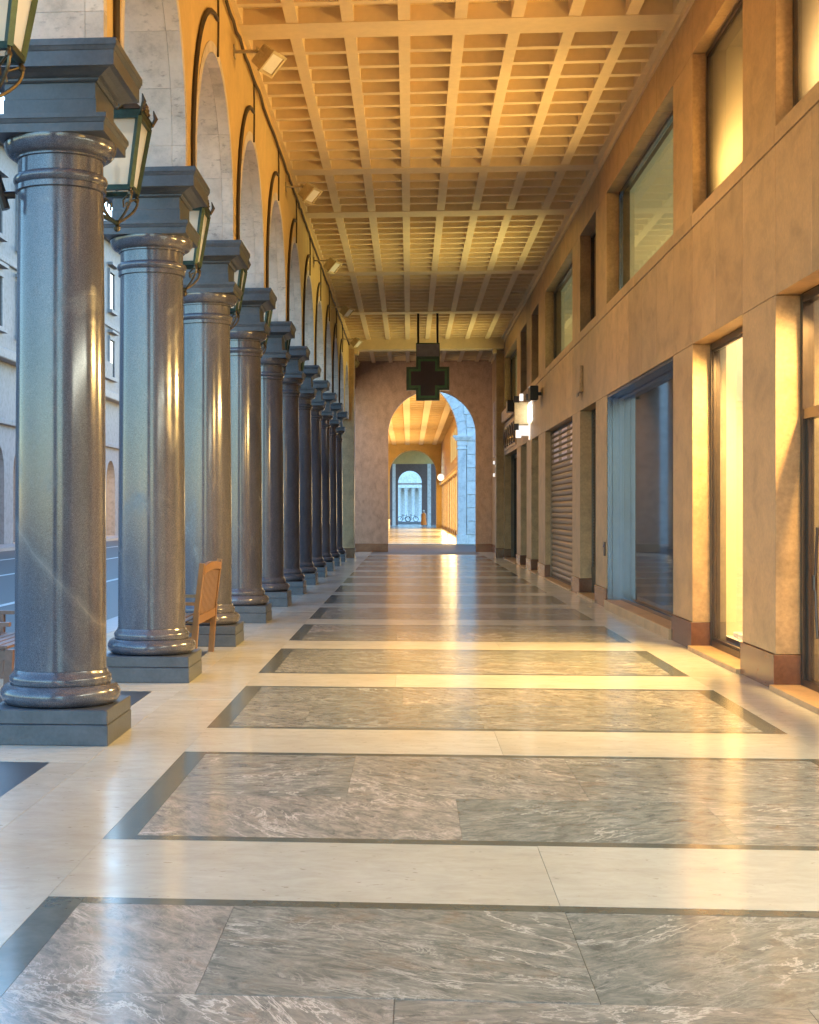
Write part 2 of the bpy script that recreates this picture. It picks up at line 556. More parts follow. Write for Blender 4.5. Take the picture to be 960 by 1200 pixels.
def tag(o, label=None, cat=None, group=None, kind=None):
    for k, v in (('label', label), ('category', cat), ('group', group), ('kind', kind)):
        if v:
            o[k] = v
    return o

def empty(name, loc, label=None, cat=None, group=None, kind=None):
    o = bpy.data.objects.new(name, None)
    C.objects.link(o)
    o.location = loc
    o.empty_display_size = .1
    return tag(o, label, cat, group, kind)

def copy_tree(o, parent=None):
    c = o.copy()
    C.objects.link(c)
    if parent:
        c.parent = parent
    for ch in list(o.children):
        copy_tree(ch, c)
    return c

def cbox(name, mat, parent, x0, x1, y0, y1, z0, z1, ch=0.0):
    return MB().box(x0, x1, y0, y1, z0, z1, 0, ch).build(name, mat, parent)

def area(name, loc, sx, sy, power, col, rot=(0, 0, 0), parent=None, spread=180):
    l = bpy.data.lights.new(name, 'AREA')
    l.shape = 'RECTANGLE'
    l.size, l.size_y = sx, sy
    l.energy = power
    l.color = col
    l.spread = math.radians(spread)
    o = bpy.data.objects.new(name, l)
    C.objects.link(o)
    o.location = loc
    o.rotation_euler = rot
    if parent:
        o.parent = parent
    return o

def arch_wall(mb, m, u0, u1, z0, z1, uc, r, zs, w0, w1, n=24, mi_face=0, mi_soff=0, mi_back=None):
    """wall slab in the (u,z) plane, thickness w0..w1, with one round arched opening; m maps (u,z,w) to xyz"""
    if mi_back is None:
        mi_back = mi_face
    arc = [(uc-r*math.cos(PI*i/n), zs+r*math.sin(PI*i/n)) for i in range(n+1)]
    for w, mi in ((w0, mi_face), (w1, mi_back)):
        P = lambda u, z: m(u, z, w)
        mb.quad(P(u0, z0), P(uc-r, z0), P(uc-r, zs), P(u0, zs), mi)
        mb.quad(P(uc+r, z0), P(u1, z0), P(u1, zs), P(uc+r, zs), mi)
        mb.quad(P(u0, zs), P(uc-r, zs), P(uc-r, z1), P(u0, z1), mi)
        mb.quad(P(uc+r, zs), P(u1, zs), P(u1, z1), P(uc+r, z1), mi)
        for (a, b), (c, d) in zip(arc, arc[1:]):
            mb.quad(P(a, b), P(c, d), P(c, z1), P(a, z1), mi)
    pts = [(uc-r, z0)] + arc + [(uc+r, z0)]
    for (a, b), (c, d) in zip(pts, pts[1:]):
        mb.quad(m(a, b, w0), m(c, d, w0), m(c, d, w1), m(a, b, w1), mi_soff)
    for u in (u0, u1):
        mb.quad(m(u, z0, w0), m(u, z1, w0), m(u, z1, w1), m(u, z0, w1), mi_face)
    mb.quad(m(u0, z1, w0), m(u1, z1, w0), m(u1, z1, w1), m(u0, z1, w1), mi_face)
    if z0 > .3:
        mb.quad(m(u0, z0, w0), m(uc-r, z0, w0), m(uc-r, z0, w1), m(u0, z0, w1), mi_face)
        mb.quad(m(uc+r, z0, w0), m(u1, z0, w0), m(u1, z0, w1), m(uc+r, z0, w1), mi_face)
    return mb

# ------------------------------------------------------------------ dimensions
XL, XR = -2.10, 3.28           # inner faces of arcade wall and shop wall
ZC = 7.60                      # underside of the ceiling ribs
PITCH = 3.73
COLX, COL0 = -2.48, 10.37      # column axis
NCOL = 11
Y0, YEND = -8.0, 59.4          # corridor as built
def colY(k):
    return COL0 + PITCH*k

# ------------------------------------------------------------------ ground, floor
g = cbox('ground', M['asphalt'], None, -400, 400, -200, 900, -.40, -.30)
tag(g, kind='structure')
road = cbox('road', M['asphalt'], None, -18, -4.72, -60, 320, -.30, -.15)
tag(road, kind='structure')
cross = cbox('side_street', M['asphalt'], None, -4.72, 60, 60.3, 74.0, -.30, -.03)
tag(cross, kind='structure')
for x in (-11.2, -7.6, -14.8):
    l = cbox('lane_line', M['paint'], road, x-.08, x+.08, -60, 320, -.15, -.146)
side = cbox('far_sidewalk', M['kerb'], None, -24, -18.02, -60, 320, -.30, 0)
tag(side, kind='structure')
for i, y in enumerate(range(-8, 60, 4)):
    pass

pav = empty('pavement', (0, 0, 0), kind='structure')
cbox('slab_bed', M['joint'], pav, -4.2, 12, Y0, 60.3, -.28, -.012)
cbox('slab_bed', M['joint'], pav, -4.2, 12, 74.0, 260, -.28, -.012)
J = .0014
def slab(name, mat, x0, x1, y0, y1, z=0.0, J=.0008):
    dz = random.uniform(-.0012, .0012)
    return cbox(name, M[mat], pav, x0+J, x1-J, y0+J, y1-J, -.03, z+dz)
IX0, IX1 = -1.50, 2.72
BW = .155
def seams(a, b, step, off):
    xs = [a]
    x = a + off
    while x < b-.35:
        if x > a+.35:
            xs.append(x)
        x += step
    return xs + [b]
rows = range(-1, 14)
for r in rows:
    yc = 8.46 + PITCH*(r-1)
    a, b = yc-1.325, yc+1.325
    if b > 59.2:
        continue
    # green border
    slab('border_strip', 'border', IX0, IX0+BW, a, b)
    slab('border_strip', 'border', IX1-BW, IX1, a, b)
    slab('border_strip', 'border', IX0+BW, IX1-BW, a, a+BW*.62)
    slab('border_strip', 'border', IX0+BW, IX1-BW, b-BW*.62, b)
    xa, xb, ya, yb = IX0+BW, IX1-BW, a+BW*.62, b-BW*.62
    if r == 0:
        s1 = [xa, -.71, .62, 1.95, xb]; s2 = [xa, -.05, 1.28, xb]
        ym = 4.86
    else:
        o = random.uniform(.5, 1.4)
        s1 = seams(xa, xb, 1.35, o); s2 = seams(xa, xb, 1.35, (o+.66) % 1.4)
        ym = (ya+yb)/2 + random.uniform(-.2, .2)
    for p, q in zip(s1, s1[1:]):
        slab('marble_slab', 'marble', p, q, ym, yb, J=.0012 if r == 0 else .0006)
    for p, q in zip(s2, s2[1:]):
        slab('marble_slab', 'marble', p, q, ya, ym, J=.0012 if r == 0 else .0006)
    # cream strip behind the inlay
    y1, y2 = b, yc+PITCH-1.325
    sx = [IX0, .61 if r == 0 else random.uniform(-.2, 1.6), IX1]
    for p, q in zip(sx, sx[1:]):
        slab('travertine_slab', 'trav', p, q, y1, min(y2, 59.4))
# margins along columns and along the shops
y = Y0
while y < 59.3:
    L = PITCH/2
    slab('travertine_slab', 'trav', -2.05, IX0, y, min(y+L, 59.4))
    y += L
y = Y0 + .9
while y < 59.3:
    L = PITCH*.75
    slab('travertine_slab', 'trav', IX1, 3.95, y, min(y+L, 59.4))
    y += L
# between and under the columns
for k in range(-3, NCOL+2):
    yc = colY(k)
    y0, y1 = yc-1.07, yc+1.13
    slab('travertine_slab', 'trav', -3.98, -2.05, y0, y1)
    y2 = colY(k+1)-1.07
    slab('travertine_slab', 'trav', -2.29, -2.05, y1, y2)
    slab('dark_inset', 'inset', -3.55, -2.29, y1, y2)
    slab('travertine_slab', 'trav', -3.98, -3.55, y1, y2)
y = Y0
while y < 60:
    k = cbox('kerb_stone', M['kerb'], pav, -4.35+J, -3.98-J, y+J, y+1.4-J, -.25, -.005, .015)
    cbox('kerb_step', M['kerb'], pav, -4.72, -4.35-J, y+J, y+1.4-J, -.28, -.085, .012)
    y += 1.4

# ------------------------------------------------------------------ ceiling
ceil = empty('ceiling', (0, 0, ZC), kind='structure')
CE0, CE1 = Y0, 59.4
def cpart(name, mat, *b):
    o = cbox(name, M[mat], ceil, *b)
    o.location = (0, 0, -ZC)
    return o
cpart('ceiling_slab', 'ceil', XL-.8, XR+.4, CE0, CE1+.4, ZC+.18, ZC+.45)
ribx = [-2.12+.685*k for k in range(1, 8)]
for x in ribx:
    cpart('long_rib', 'ceilrib', x-.075, x+.075, CE0, CE1, ZC, ZC+.181)
cpart('edge_rib', 'ceilrib', XR-.12, XR+.02, CE0, CE1, ZC-.002, ZC+.236)
cpart('edge_rib', 'ceilrib', XL-.02, XL+.06, CE0, CE1, ZC-.002, ZC+.236)
beams = [(3.1, 3.6), (10.5, 11.0), (18.05, 18.63), (25.76, 26.2), (29.5, 30.05), (36.9, 37.4), (44.3, 44.85), (51.5, 52.1)]
edges = [CE0] + [v for b in beams for v in b] + [CE1]
for a, b in beams[:-1]:
    cpart('cross_beam', 'ceilrib', XL-.01, XR+.01, a, b, ZC-.012, ZC+.235)
for i in range(0, len(edges), 2):
    a, b = edges[i], edges[i+1]
    n = max(1, round((b-a)/.645))
    st = (b-a)/n
    for j in range(1, n):
        y = a+st*j
        cpart('cross_rib', 'ceilrib', XL, XR, y-.058, y+.058, ZC+.004, ZC+.182)

# frame of beam and piers across the passage
bm_ = empty('portal_frame', (0, 51.8, 0), 'square portal of two stone piers and a beam before the end wall', 'portal')
def fpart(name, mat, *b, ch=.01):
    o = cbox(name, M[mat], bm_, *b, ch)
    o.location = (0, -51.8, 0)
    return o
fpart('beam', 'ceilrib', XL-.02, XR-.01, 51.5, 52.1, 7.26, ZC+.24)
fpart('pier', 'wall', -2.86, -1.92, 51.28, 52.15, .34, 7.258)
fpart('pier', 'wall', 3.02, XR+.25, 51.9, 52.5, .34, 7.258)
fpart('skirting_block', 'skirt', -2.88, -1.90, 51.26, 52.17, 0, .338)
fpart('skirting_block', 'skirt', 3.0, XR+.25, 51.88, 52.52, 0, .338)
for x in (-1.92, 3.02):
    s = 1 if x < 0 else -1
    fpart('bracket', 'ceilrib', min(x, x+s*.14), max(x, x+s*.14), 51.55, 52.05, 7.12, 7.256)

# ------------------------------------------------------------------ columns
def make_column():
    t = empty('granite_column', (0, 0, 0))
    MB().box(-.428, .428, -.428, .428, 0, .143, 0, .006).build('plinth_course', M['granite_rough'], t)
    MB().box(-.424, .424, -.424, .424, .145, .245, 0, .006).build('plinth_course', M['granite_rough'], t)
    tor = [(.39, .246)] + [(.36+.065*math.cos(a), .318+.070*math.sin(a)) for a in [(-PI/2)+PI*i/12 for i in range(13)]] + [(.352, .39)]
    MB().lathe(tor).build('base_torus', M['granite'], t)
    MB().lathe([(.355, .391), (.36, .40), (.362, .43), (.358, .445), (.350, .453), (.342, .462), (.334, .475), (.329, .49)]).build('base_fillet', M['granite'], t)
    sh = []
    for i in range(25):
        u = i/24
        r = .324 - .022*u - .004*math.sin(PI*u)*-1
        sh.append((r, .491+u*(3.862-.491)))
    MB().lathe(sh).build('shaft', M['granite'], t)
    MB().lathe([(.303, 3.863), (.322, 3.868), (.322, 3.905), (.314, 3.912), (.326, 3.922), (.334, 3.94), (.334, 3.958), (.326, 3.974), (.306, 3.985)]).build('neck_ring', M['granite'], t)
    MB().lathe([(.302, 3.986), (.302, 4.085)]).build('neck', M['granite'], t)
    ech = [(.303, 4.086), (.318, 4.09), (.318, 4.103), (.330, 4.107)] + [(.33+.068*math.sin(a), 4.108+.098*(1-math.cos(a))) for a in [PI/2*i/8 for i in range(9)]] + [(.398, 4.212)]
    MB().lathe(ech).build('echinus', M['granite'], t)
    MB().sqlathe([(.392, 4.213), (.392, 4.272), (.398, 4.276), (.406, 4.30), (.412, 4.304), (.412, 4.335)]).build('lower_plate', M['granite_rough'], t)
    MB().sqlathe([(.325, 4.336), (.325, 4.452), (.318, 4.456), (.318, 4.565)]).build('frieze_block', M['granite_rough'], t)
    MB().sqlathe([(.33, 4.566), (.345, 4.578), (.345, 4.592), (.37, 4.60), (.40, 4.618), (.44, 4.634), (.478, 4.637), (.478, 4.738), (.484, 4.744), (.492, 4.768), (.498, 4.772), (.498, 4.815)]).build('cornice_slab', M['granite_rough'], t)
    return t
col_labels = {
    -1: 'polished grey granite column before the left-edge lantern, closest of all to the viewer',
    0: 'largest grey granite column at the left edge with a pale scratch across its shaft',
    1: 'grey granite column just in front of the wooden bench, second column from the left edge',
    2: 'grey granite column rising right behind the wooden bench back',
    3: 'grey granite column one place beyond the bench, fourth along the row',
    4: 'grey granite column fifth along the row from the front',
    5: 'grey granite column sixth along the row from the front',
    6: 'grey granite column seventh along the row from the front',
    7: 'grey granite column fourth from the far end of the row',
    8: 'grey granite column third from the far end of the row',
    9: 'grey granite column next to last at the far end of the row',
    10: 'last and farthest grey granite column beside the portal pier'}
proto = make_column()
for k in range(-1, NCOL):
    o = proto if k == -1 else copy_tree(proto)
    o.location = (COLX, colY(k), 0)
    o.rotation_euler = (0, 0, [0, PI/2, PI, -PI/2][k % 4])
    tag(o, col_labels[k], 'column', 'granite columns of the arcade')

# ------------------------------------------------------------------ arcade wall on the columns
aw = empty('arcade_wall', (XL, 0, 4.82), 'ochre plastered arcade wall with round stone arches carried on the granite columns', 'wall')
def apart(name, me_or_mb, mat):
    o = me_or_mb.build(name, mat, aw) if isinstance(me_or_mb, MB) else link(name, me_or_mb, aw)
    return o
AXO, AXI = -2.87, XL
Zs, R_, Zb = 5.04, 1.50, 4.82
TOPZ = 8.6
off = Vector((-XL, 0, -4.82))
lin = .11
# one bay of plaster, shared by all
mb = MB()
half = PITCH/2
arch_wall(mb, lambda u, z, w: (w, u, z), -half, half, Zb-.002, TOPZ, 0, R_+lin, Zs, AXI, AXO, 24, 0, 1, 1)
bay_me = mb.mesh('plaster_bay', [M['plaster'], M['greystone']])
# voussoirs of one arch
vous = []
nv = 9
for (xa, xb) in ((AXO-.012, -2.225), (-2.222, AXI+.006)):
    segs = []
    for sgn in (-1, 1):
        segs.append([(sgn*R_, Zb), (sgn*(R_+lin+.004), Zb), (sgn*(R_+lin+.004), Zs), (sgn*R_, Zs)])
    for i in range(nv):
        a0, a1 = PI*i/nv, PI*(i+1)/nv
        gap = .0008
        pts_in, pts_out = [], []
        for q in range(5):
            a = a0+gap+(a1-a0-2*gap)*q/4
            pts_in.append((-R_*math.cos(a), Zs+R_*math.sin(a)))
            pts_out.append((-(R_+lin+.004)*math.cos(a), Zs+(R_+lin+.004)*math.sin(a)))
        segs.append((pts_in, pts_out))
    for sg in segs:
        m2 = MB()
        if isinstance(sg, list):
            (a, b), (c, d), (e, f), (g_, h) = sg
            vs = [(x, u, z) for x in (xa, xb) for (u, z) in ((a, b+.0012), (c, d+.0012), (e, f-.0012), (g_, h-.0012))]
            m2.add(vs, [(0, 1, 2, 3), (7, 6, 5, 4), (0, 4, 5, 1), (1, 5, 6, 2), (2, 6, 7, 3), (3, 7, 4, 0)])
        else:
            pi_, po = sg
            n = len(pi_)
            vs = [(x, u, z) for x in (xa, xb) for (u, z) in pi_+po]
            fs = []
            for q in range(n-1):
                fs += [(q, q+1, n+q+1, n+q), (2*n+q, 2*n+n+q, 2*n+n+q+1, 2*n+q+1), (q, 2*n+q, 2*n+q+1, q+1), (n+q, n+q+1, 3*n+q+1, 3*n+q)]
            fs += [(0, n, 3*n, 2*n), (n-1, 3*n-1, 4*n-1, 2*n-1)]
            m2.add(vs, fs)
        vous.append(m2.mesh('voussoir', M['stone']))
for k in range(-1, 12):
    yc = colY(k) - half
    o = link('plaster_bay', bay_me, aw, (off.x, yc, off.z))
    for me in vous:
        link('voussoir', me, aw, (off.x, yc, off.z))
for me_y0, me_y1 in ((Y0, colY(-1)-PITCH), (colY(11), 51.28)):
    if me_y1 > me_y0:
        o = cbox('plaster_bay', M['plaster'], aw, AXO, AXI, me_y0, me_y1, Zb, TOPZ)
        o.location = off
# cables
cabs = []
def cable_pts(n, f):
    return [f(i/n) for i in range(n+1)]
random.seed(3)
mb = MB()
pts = []
y = 7.0
while y < 51.2:
    pts.append((XL+.035+random.uniform(-.006, .006), y, 7.36+random.uniform(-.022, .022)))
    y += .33
mb.tube(pts, .022, 6)
cb = mb.build('cable', M['cable'])
tag(cb, 'long brown cable bundle running under the ceiling along the arcade wall', 'cable')
amb = MB()
ap = [(XL+.02, 0, 4.83), (XL+.02, 0, 5.2)]
for i in range(1, 13):
    a = PI/2*i/12
    ap.append((XL+.02, 1.80*(1-math.cos(a)), 5.15+1.80*math.sin(a)))
amb.tube(ap, .021, 6)
ap2 = [(p[0]+.004, p[1]+.045, p[2]-.01) for p in ap]
amb.tube(ap2, .016, 6)
amb.tube([(XL+.02, 1.87, 7.37), (XL+.024, 1.872, 6.95), (XL+.02, 1.874, 6.56)], .013, 6)
acab = amb.mesh('arch_cable', M['cable'])
ordn = ['above the largest column and the first arch', 'over the second column', 'over the third column', 'over the fourth column', 'over the fifth column',
        'over the sixth column', 'over the seventh column', 'over the eighth column', 'over the ninth column', 'over the tenth column']
for k in range(0, 10):
    o = link('arch_cable', acab, None, (0, colY(k), 0))
    tag(o, 'dark cable pair curving up the arch ' + ordn[k], 'cable', 'cables following the arches')

# ------------------------------------------------------------------ lanterns between the columns
def make_lantern():
    t = empty('lantern', (0, 0, 0))
    zb, zt = .33, .90
    b, tp = .125, .205
    cs = ((-1, -1), (1, -1), (1, 1), (-1, 1))
    fr = MB()
    for i in range(4):
        (x0, y0), (x1, y1) = cs[i], cs[(i+1) % 4]
        fr.bar((x0*b, y0*b, zb), (x0*tp, y0*tp, zt), .036)
        fr.bar((x0*b, y0*b, zb), (x1*b, y1*b, zb), .042)
        fr.bar((x0*tp, y0*tp, zt), (x1*tp, y1*tp, zt), .035, .045)
        fr.bar((x0*(tp+.01), y0*(tp+.01), zt+.03), (x1*(tp+.01), y1*(tp+.01), zt+.03), .02, .05)
    fr.build('cage', M['iron'], t)
    for i in range(4):
        (x0, y0), (x1, y1) = cs[i], cs[(i+1) % 4]
        q = .985
        m2 = MB()
        a = [(x0*b*q, y0*b*q, zb), (x1*b*q, y1*b*q, zb), (x1*tp*q, y1*tp*q, zt), (x0*tp*q, y0*tp*q, zt)]
        k2 = .97
        c = [(x*k2, y*k2, z) for x, y, z in a]
        m2.add(a+c, [(0, 1, 2, 3), (7, 6, 5, 4), (0, 4, 5, 1), (1, 5, 6, 2), (2, 6, 7, 3), (3, 7, 4, 0)])
        m2.build('glass_pane', M['lampglass'], t)
    m2 = MB()
    m2.add([(x*(tp+.03), y*(tp+.03), zt+.05) for x, y in cs] + [(x*.07, y*.07, zt+.24) for x, y in cs] + [(x*.07, y*.07, zt+.30) for x, y in cs],
           [(0, 1, 5, 4), (1, 2, 6, 5), (2, 3, 7, 6), (3, 0, 4, 7), (3, 2, 1, 0), (4, 5, 9, 8), (5, 6, 10, 9), (6, 7, 11, 10), (7, 4, 8, 11), (8, 9, 10, 11)])
    m2.build('roof', M['bronze'], t)
    for i in range(4):                      # crest on each side, spike and drop on each corner
        (x0, y0), (x1, y1) = cs[i], cs[(i+1) % 4]
        mx, my = (x0+x1)/2*(tp+.015), (y0+y1)/2*(tp+.015)
        m2 = MB()
        for j, (s, h) in enumerate(((-.07, .05), (-.035, .085), (0, .11), (.035, .085), (.07, .05))):
            dx, dy = (x1-x0)/2*s, (y1-y0)/2*s
            m2.tube([(mx+dx*.6, my+dy*.6, zt+.05), (mx+dx*1.1, my+dy*1.1, zt+.05+h*.7), (mx+dx*.9, my+dy*.9, zt+.05+h)], [.014, .022, .006], 6)
        m2.build('crest', M['bronze'], t)
        MB().tube([(x0*(tp+.02), y0*(tp+.02), zt+.03), (x0*(tp+.045), y0*(tp+.045), zt+.10), (x0*(tp+.03), y0*(tp+.03), zt+.17)], [.014, .02, .004], 6).build('corner_spike', M['bronze'], t)
        MB().lathe([(.004, zb-.075), (.02, zb-.06), (.022, zb-.045), (.012, zb-.025), (.016, zb-.01)], x0*b, y0*b, 8).build('drop', M['bronze'], t)
    m2 = MB()
    for x0, y0 in cs:                       # four scrolling arms that gather on a finial
        p = []
        for j in range(9):
            u = j/8
            rr = b*(1-u)**.8 + .045*math.sin(PI*u)
            p.append((x0*rr, y0*rr, zb-.02-.25*u**1.2))
        m2.tube(p, .011, 6)
        m2.tube([(x0*b*.9, y0*b*.9, zb-.05), (x0*b*.45, y0*b*.45, zb-.09), (x0*b*.5, y0*b*.5, zb-.15)], .008, 6)
    m2.lathe([(.004, -.015), (.022, .0), (.028, .025), (.016, .05), (.03, .065), (.014, .085)], 0, 0, 10)
    m2.build('scroll_arms', M['bronze'], t)
    m2 = MB()
    m2.lathe([(.012, zb), (.012, zb+.12), (.03, zb+.13), (.03, zb+.16), (.024, zb+.2)], 0, 0, 10)
    m2.build('lamp_socket', M['bronze'], t)
    MB().lathe([(.012, zb+.2), (.026, zb+.24), (.034, zb+.29), (.03, zb+.33), (.012, zb+.36)], 0, 0, 12).build('bulb', M['lens'], t)
    # bracket reaching back to the column
    m2 = MB()
    m2.tube([(0, 0, .06), (-.02, -.5, .02), (-.05, -1.0, -.06), (-.08, -1.60, -.10)], .018, 8)
    m2.tube([(-.05, -1.0, -.04), (-.06, -1.25, .05), (-.08, -1.50, .16)], .013, 6)
    m2.box(-.14, -.02, -1.62, -1.56, -.2, .25)
    m2.build('bracket', M['iron'], t)
    return t
lan_lab = ['green iron street lantern cut off by the upper left corner of the view',
           'green iron street lantern showing most of its glass beside the first big capital',
           'green iron lantern half hidden behind the capital of the second column',
           'green iron lantern of which a narrow edge shows behind the third capital',
           'green iron lantern peeping out behind the fourth capital',
           'small green iron lantern edge behind the fifth capital',
           'tiny green iron lantern edge behind the sixth capital']
lp = make_lantern()
for i in range(7):
    o = lp if i == 0 else copy_tree(lp)
    o.location = (-2.45, colY(i-1)+1.88, 3.965)
    o.scale = (1.12, 1.12, 1.0)
    tag(o, lan_lab[i], 'lantern', 'lanterns hanging between the columns')

# black pole bracket on the street side of the first column
fb = empty('pole_bracket', (-2.82, 10.2, 3.7), 'black iron bar bracket fixed on the street side of the largest column', 'bracket')
m2 = MB()
m2.tube([(0.0, -.04, 0.02), (-.07, -.05, .25), (-.15, -.08, .62)], .032, 8)
m2.build('bar', M['black'], fb)
m2 = MB()
m2.tube([(-.04, .1, .12), (-.12, .1, .35), (-.22, .08, .66)], .022, 8)
m2.build('bar', M['black'], fb)
m2 = MB()
m2.tube([(-.02, -.04, .12), (.05, .0, .13)], .028, 8)
m2.build('clamp', M['black'], fb)

# ------------------------------------------------------------------ floodlights
FLOODW = 5.5
M['floodlens'] = plain('floodlight_lens', (.8, .78, .72), .15, var=.05)
def make_flood():
    t = empty('floodlight', (0, 0, 0))
    MB().box(0, .30, -.03, .03, -.012, .012).build('arm', M['flood'], t)
    m2 = MB()
    m2.box(0, .015, -.07, .07, -.07, .07)
    m2.build('wall_plate', M['flood'], t)
    R = Matrix.Rotation(math.radians(-46), 3, 'Y') @ Matrix.Rotation(math.radians(0), 3, 'X')
    RZ = Matrix.Rotation(math.radians(-22), 3, 'Z')
    Q = RZ @ R
    c = Vector((.40, 0, -.10))
    m2 = MB()
    m2.obox(c.x, c.y, c.z, .26, .30, .17, Q, 0, .015)
    m2.build('housing', M['flood'], t)
    d = Q @ Vector((0, 0, -1))
    m2 = MB()
    e = c + d*.095
    for (sx, sy, ox, oy) in ((.30, .03, 0, .155), (.30, .03, 0, -.155), (.03, .28, .135, 0), (.03, .28, -.135, 0)):
        p = e + Q @ Vector((ox, oy, 0))
        m2.obox(p.x, p.y, p.z, sx, sy, .03, Q, 0)
    m2.build('rim', M['flood'], t)
    m2 = MB()
    p = c + d*.088
    m2.obox(p.x, p.y, p.z, .22, .26, .01, Q)
    m2.build('lens', M['floodlens'], t)
    a = area('flood_fill', c + d*.10, .22, .26, FLOODW, (1, .57, .18), Q.to_euler(), t, 112)  # added warm fill in an unlit floodlight
    m2 = MB()
    m2.bar((.30, -.14, 0), (.40, -.165, -.10), .02)
    m2.bar((.30, .14, 0), (.40, .165, -.10), .02)
    m2.bar((.29, -.15, 0), (.29, .15, 0), .02)
    m2.build('yoke', M['flood'], t)
    return t
fl_lab = ['largest ochre floodlight high on the arcade wall, nearest to the viewer', 'second ochre floodlight along the arcade wall under the ceiling',
          'third floodlight along the arcade wall, its lens pale white', 'fourth floodlight along the arcade wall, small and far',
          'farthest floodlight on the arcade wall by the portal pier']
fp = make_flood()
for i in range(5):
    o = fp if i == 0 else copy_tree(fp)
    o.location = (XL, 17.6+7.38*i, 7.12)
    tag(o, fl_lab[i], 'floodlight', 'floodlights along the arcade wall')

o = copy_tree(fp)
for ch in o.children:
    if ch.type == 'LIGHT':
        ch.data = ch.data.copy(); ch.data.energy = FLOODW*2.1; ch.data.color = (1, .66, .36)  # stronger added fill for the end wall
o.location = (-2.16, 54.2, 7.2)
o.rotation_euler = (0, 0, math.radians(75))
tag(o, 'ochre floodlight beyond the portal, turned towards the end wall', 'floodlight', 'floodlights along the arcade wall')

# ------------------------------------------------------------------ shop wall on the right
sw = empty('shop_wall', (XR, 0, 0), 'long travertine clad shop wall with windows, shutters and doors along the right side', 'wall')
SO = (-XR, 0, 0)
def wp(name, mat, x0, x1, y0, y1, z0, z1, ch=0.0, parent=None):
    o = cbox(name, M[mat], parent or sw, x0, x1, y0, y1, z0, z1, ch)
    if parent is None:
        o.location = SO
    return o
def wmb(name, mb, mat, parent=None):
    o = mb.build(name, mat, parent or sw)
    if parent is None:
        o.location = SO
    return o
# bays: (kind, y0, y1)
bays = [('wide', -7.4, -1.1), ('wide', 3.3, 9.9), ('door', 11.15, 13.55), ('show', 14.87, 17.45), ('blue', 18.72, 24.95), ('slot', 26.4, 28.8),
        ('shutter', 30.15, 36.1), ('gold', 38.0, 40.2), ('gold', 41.85, 44.07), ('dark', 45.6, 51.45)]
TK = .22                       # cladding thickness: the depth of the reveals
LT, US, UT = 3.55, 5.06, 6.93  # lower opening top, upper sill, upper opening top
g_ = .0022
def panel(y0, y1, z0, z1, x=XR, tk=TK):
    wp('stone_panel', 'wall', x, x+tk, y0+g_, y1-g_, z0+g_, z1-g_, .003)
def skirt(y0, y1):
    wp('skirting_block', 'skirt', XR-.02, XR+TK+.01, y0, y1, 0, .318, .004)
prev = Y0
WEND = 59.3
ends = [(b[1], b[2]) for b in bays]
piers = []
p = Y0
for a, b in ends:
    piers.append((p, a)); p = b
piers.append((p, WEND))
for a, b in piers:
    if b-a < .05:
        continue
    n = max(1, round((b-a)/1.6))
    for i in range(n):
        u, v = a+(b-a)*i/n, a+(b-a)*(i+1)/n
        panel(u, v, .32, LT)
        panel(u, v, US, UT)
        skirt(u+(.001 if i else -.012), v-(.001 if i < n-1 else -.012))
for (a, b) in [x for pr in zip(piers, ends+[(None, None)]) for x in pr if x[0] is not None]:
    if b-a < .05:
        continue
    n = max(1, round((b-a)/1.25))
    for i in range(n):
        u, v = a+(b-a)*i/n, a+(b-a)*(i+1)/n
        panel(u, v, LT, US-.16)
        panel(u, v, UT, 7.50)
    n2 = max(1, round((b-a)/2.6))
    for i in range(n2):
        u, v = a+(b-a)*i/n2, a+(b-a)*(i+1)/n2
        wp('string_course', 'wall', XR-.012, XR+TK, u+g_, v-g_, US-.16+g_, US-g_, .004)
wp('frieze_band', 'ceilrib', XR-.03, XR+TK, Y0, WEND, 7.502, ZC+.24, .005)
# backing wall behind the cladding, with the openings left free
bx0, bx1 = XR+TK+.001, XR+TK+.16
for a, b in piers:
    if b-a > .05:
        wp('backing', 'joint', bx0, bx1, a-.02, b+.02, 0, 7.8)
for a, b in ends:
    wp('backing', 'joint', bx0, bx1, a-.02, b+.02, LT+.02, US-.02)
    wp('backing', 'joint', bx0, bx1, a-.02, b+.02, UT+.02, 7.8)

def rect_frame(name, mat, x0, x1, y0, y1, z0, z1, w, parent=None, bottom=True):
    m2 = MB()
    m2.box(x0, x1, y0, y0+w, z0, z1)
    m2.box(x0, x1, y1-w, y1, z0, z1)
    m2.box(x0+.002, x1-.002, y0+w, y1-w, z1-w, z1)
    if bottom:
        m2.box(x0+.002, x1-.002, y0+w, y1-w, z0, z0+w)
    return wmb(name, m2, M[mat], parent)

def room(y0, y1, z0, z1, depth, mat, x=3.66, floor='display'):
    """an open fronted shop interior"""
    m2 = MB()
    x1 = x+depth
    m2.quad((x1, y0, z0), (x1, y1, z0), (x1, y1, z1), (x1, y0, z1))
    m2.quad((x, y0, z0), (x1, y0, z0), (x1, y0, z1), (x, y0, z1))
    m2.quad((x, y1, z0), (x1, y1, z0), (x1, y1, z1), (x, y1, z1))
    m2.quad((x, y0, z1), (x1, y0, z1), (x1, y1, z1), (x, y1, z1))
    m2.quad((x, y0, z0), (x1, y0, z0), (x1, y1, z0), (x, y1, z0), 1)
    return wmb('shop_interior', m2, [M[mat], M[floor]])

def sill(y0, y1, z=.05, mat='wall'):
    wp('threshold', mat, XR-.06, XR+.42, y0+.015, y1-.015, -.02, z, .004)

